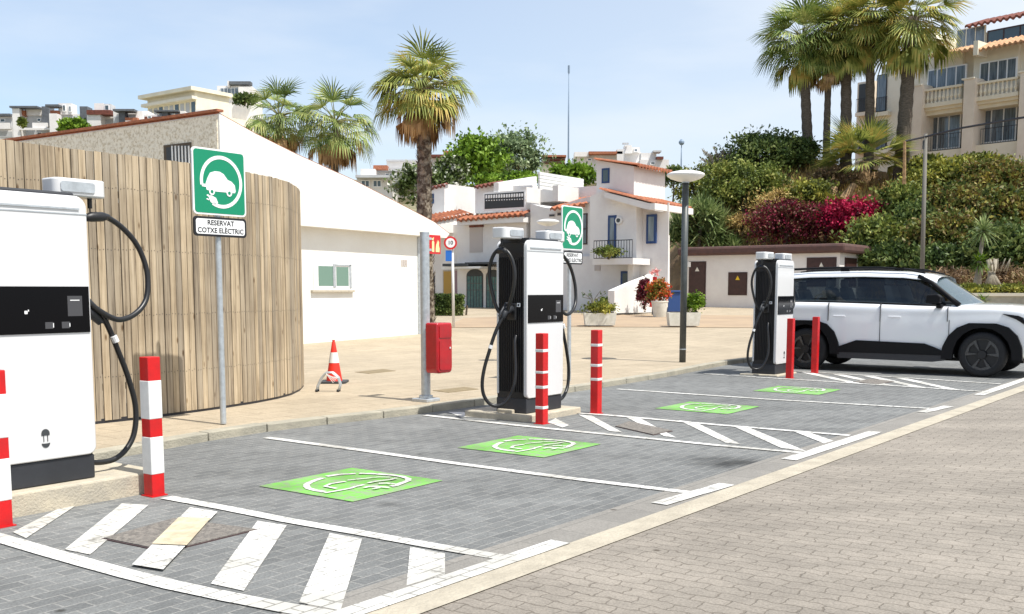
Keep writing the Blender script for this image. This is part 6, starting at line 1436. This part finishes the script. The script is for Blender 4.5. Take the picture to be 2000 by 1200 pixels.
        mb = MB(); mb.prism([(x, s * (.928 - .3 * max(0, x - 3.5) ** 1.3), z) for x, z in ((3.68, 1.03), (3.83, .96), (3.93, .8), (3.88, .76), (3.77, .9))], (.02, s * .06, .012)); mb.build('light_lens', M['hlight'], hl)
    mb = MB(); mb.box((3.96, 0, .5), (.12, 1.3, .3)); bev(mb.build('front_bumper', M['cblack'], t), .03); mb = MB(); mb.box((-.95, 0, .52), (.1, 1.4, .3)); bev(mb.build('rear_bumper', M['cblack'], t), .03)
    for sx in (-1, 1): mb = MB(); mb.box((-.9, sx * .72, 1.0), (.06, .16, .4)); bev(mb.build('tail_light', M['sboxred'], t), .02)
    # wheels
    for x in (0, 3.1):
        for s in (-1, 1):
            e = bpy.data.objects.new('wheel', None)
            mb = MB(); prof = [(.27, -.11), (.33, -.125), (.375, -.105), (.392, -.06), (.395, 0), (.392, .06), (.375, .105), (.33, .125), (.27, .11)]
            n_ = 44; mb2 = MB(); mb2.lathe(prof, n=n_); mb2.v = [(x + vx, s * .86 + vz, .395 + vy) for vx, vy, vz in mb2.v]; mb2.f = mb2.f[:-2]; mb2.mi = mb2.mi[:-2]
            wh = mb2.build('wheel', M['tyre'], t, smooth=True, ang=50)
            mb = MB(); yo = s * .965
            mb.lathe([(.285, 0), (.285, .02)], n=36); mb.v = [(x + a, s * .90 + c * s, .395 + b) for a, b, c in mb.v]; mb.build('rim', M['rim'], wh)
            mb = MB()
            def wp(a, r, y): return (x + r * math.cos(a), y, .395 + r * math.sin(a))
            for k in range(3):
                a = k * 2 * math.pi / 3 + .5
                for sg in (-1, 1):
                    a1 = a + sg * .42; mb.prism([wp(a1 - .07, .08, yo - s * .02), wp(a1 + .1 * sg - .1, .27, yo - s * .02), wp(a1 + .1 * sg + .12, .27, yo - s * .02), wp(a1 + .1, .09, yo - s * .02)], (0, s * .025, 0))
                mb.prism([wp(a - .5, .225, yo - s * .02), wp(a - .45, .275, yo - s * .02), wp(a, .285, yo - s * .02), wp(a + .45, .275, yo - s * .02), wp(a + .5, .225, yo - s * .02), wp(a, .235, yo - s * .02)], (0, s * .018, 0))
            mb.build('spokes', M['rimf'], wh)
            mb = MB(); mb.lathe([(.075, 0), (.07, .015)], n=20); mb.v = [(x + a_, yo + (c_ + .002) * s, .395 + b_) for a_, b_, c_ in mb.v]; mb.build('hub_cap', M['rim'], wh)
            mb = MB(); mb.lathe([(.262, 0), (.3, 0), (.305, .012)], n=40); mb.v = [(x + a_, yo - s * .012 + c_ * s, .395 + b_) for a_, b_, c_ in mb.v]; mb.f = mb.f[:-2]; mb.mi = mb.mi[:-2]; mb.build('rim_lip', M['rimf'], wh, smooth=True)
            bpy.data.objects.remove(e)
    return t
make_car()
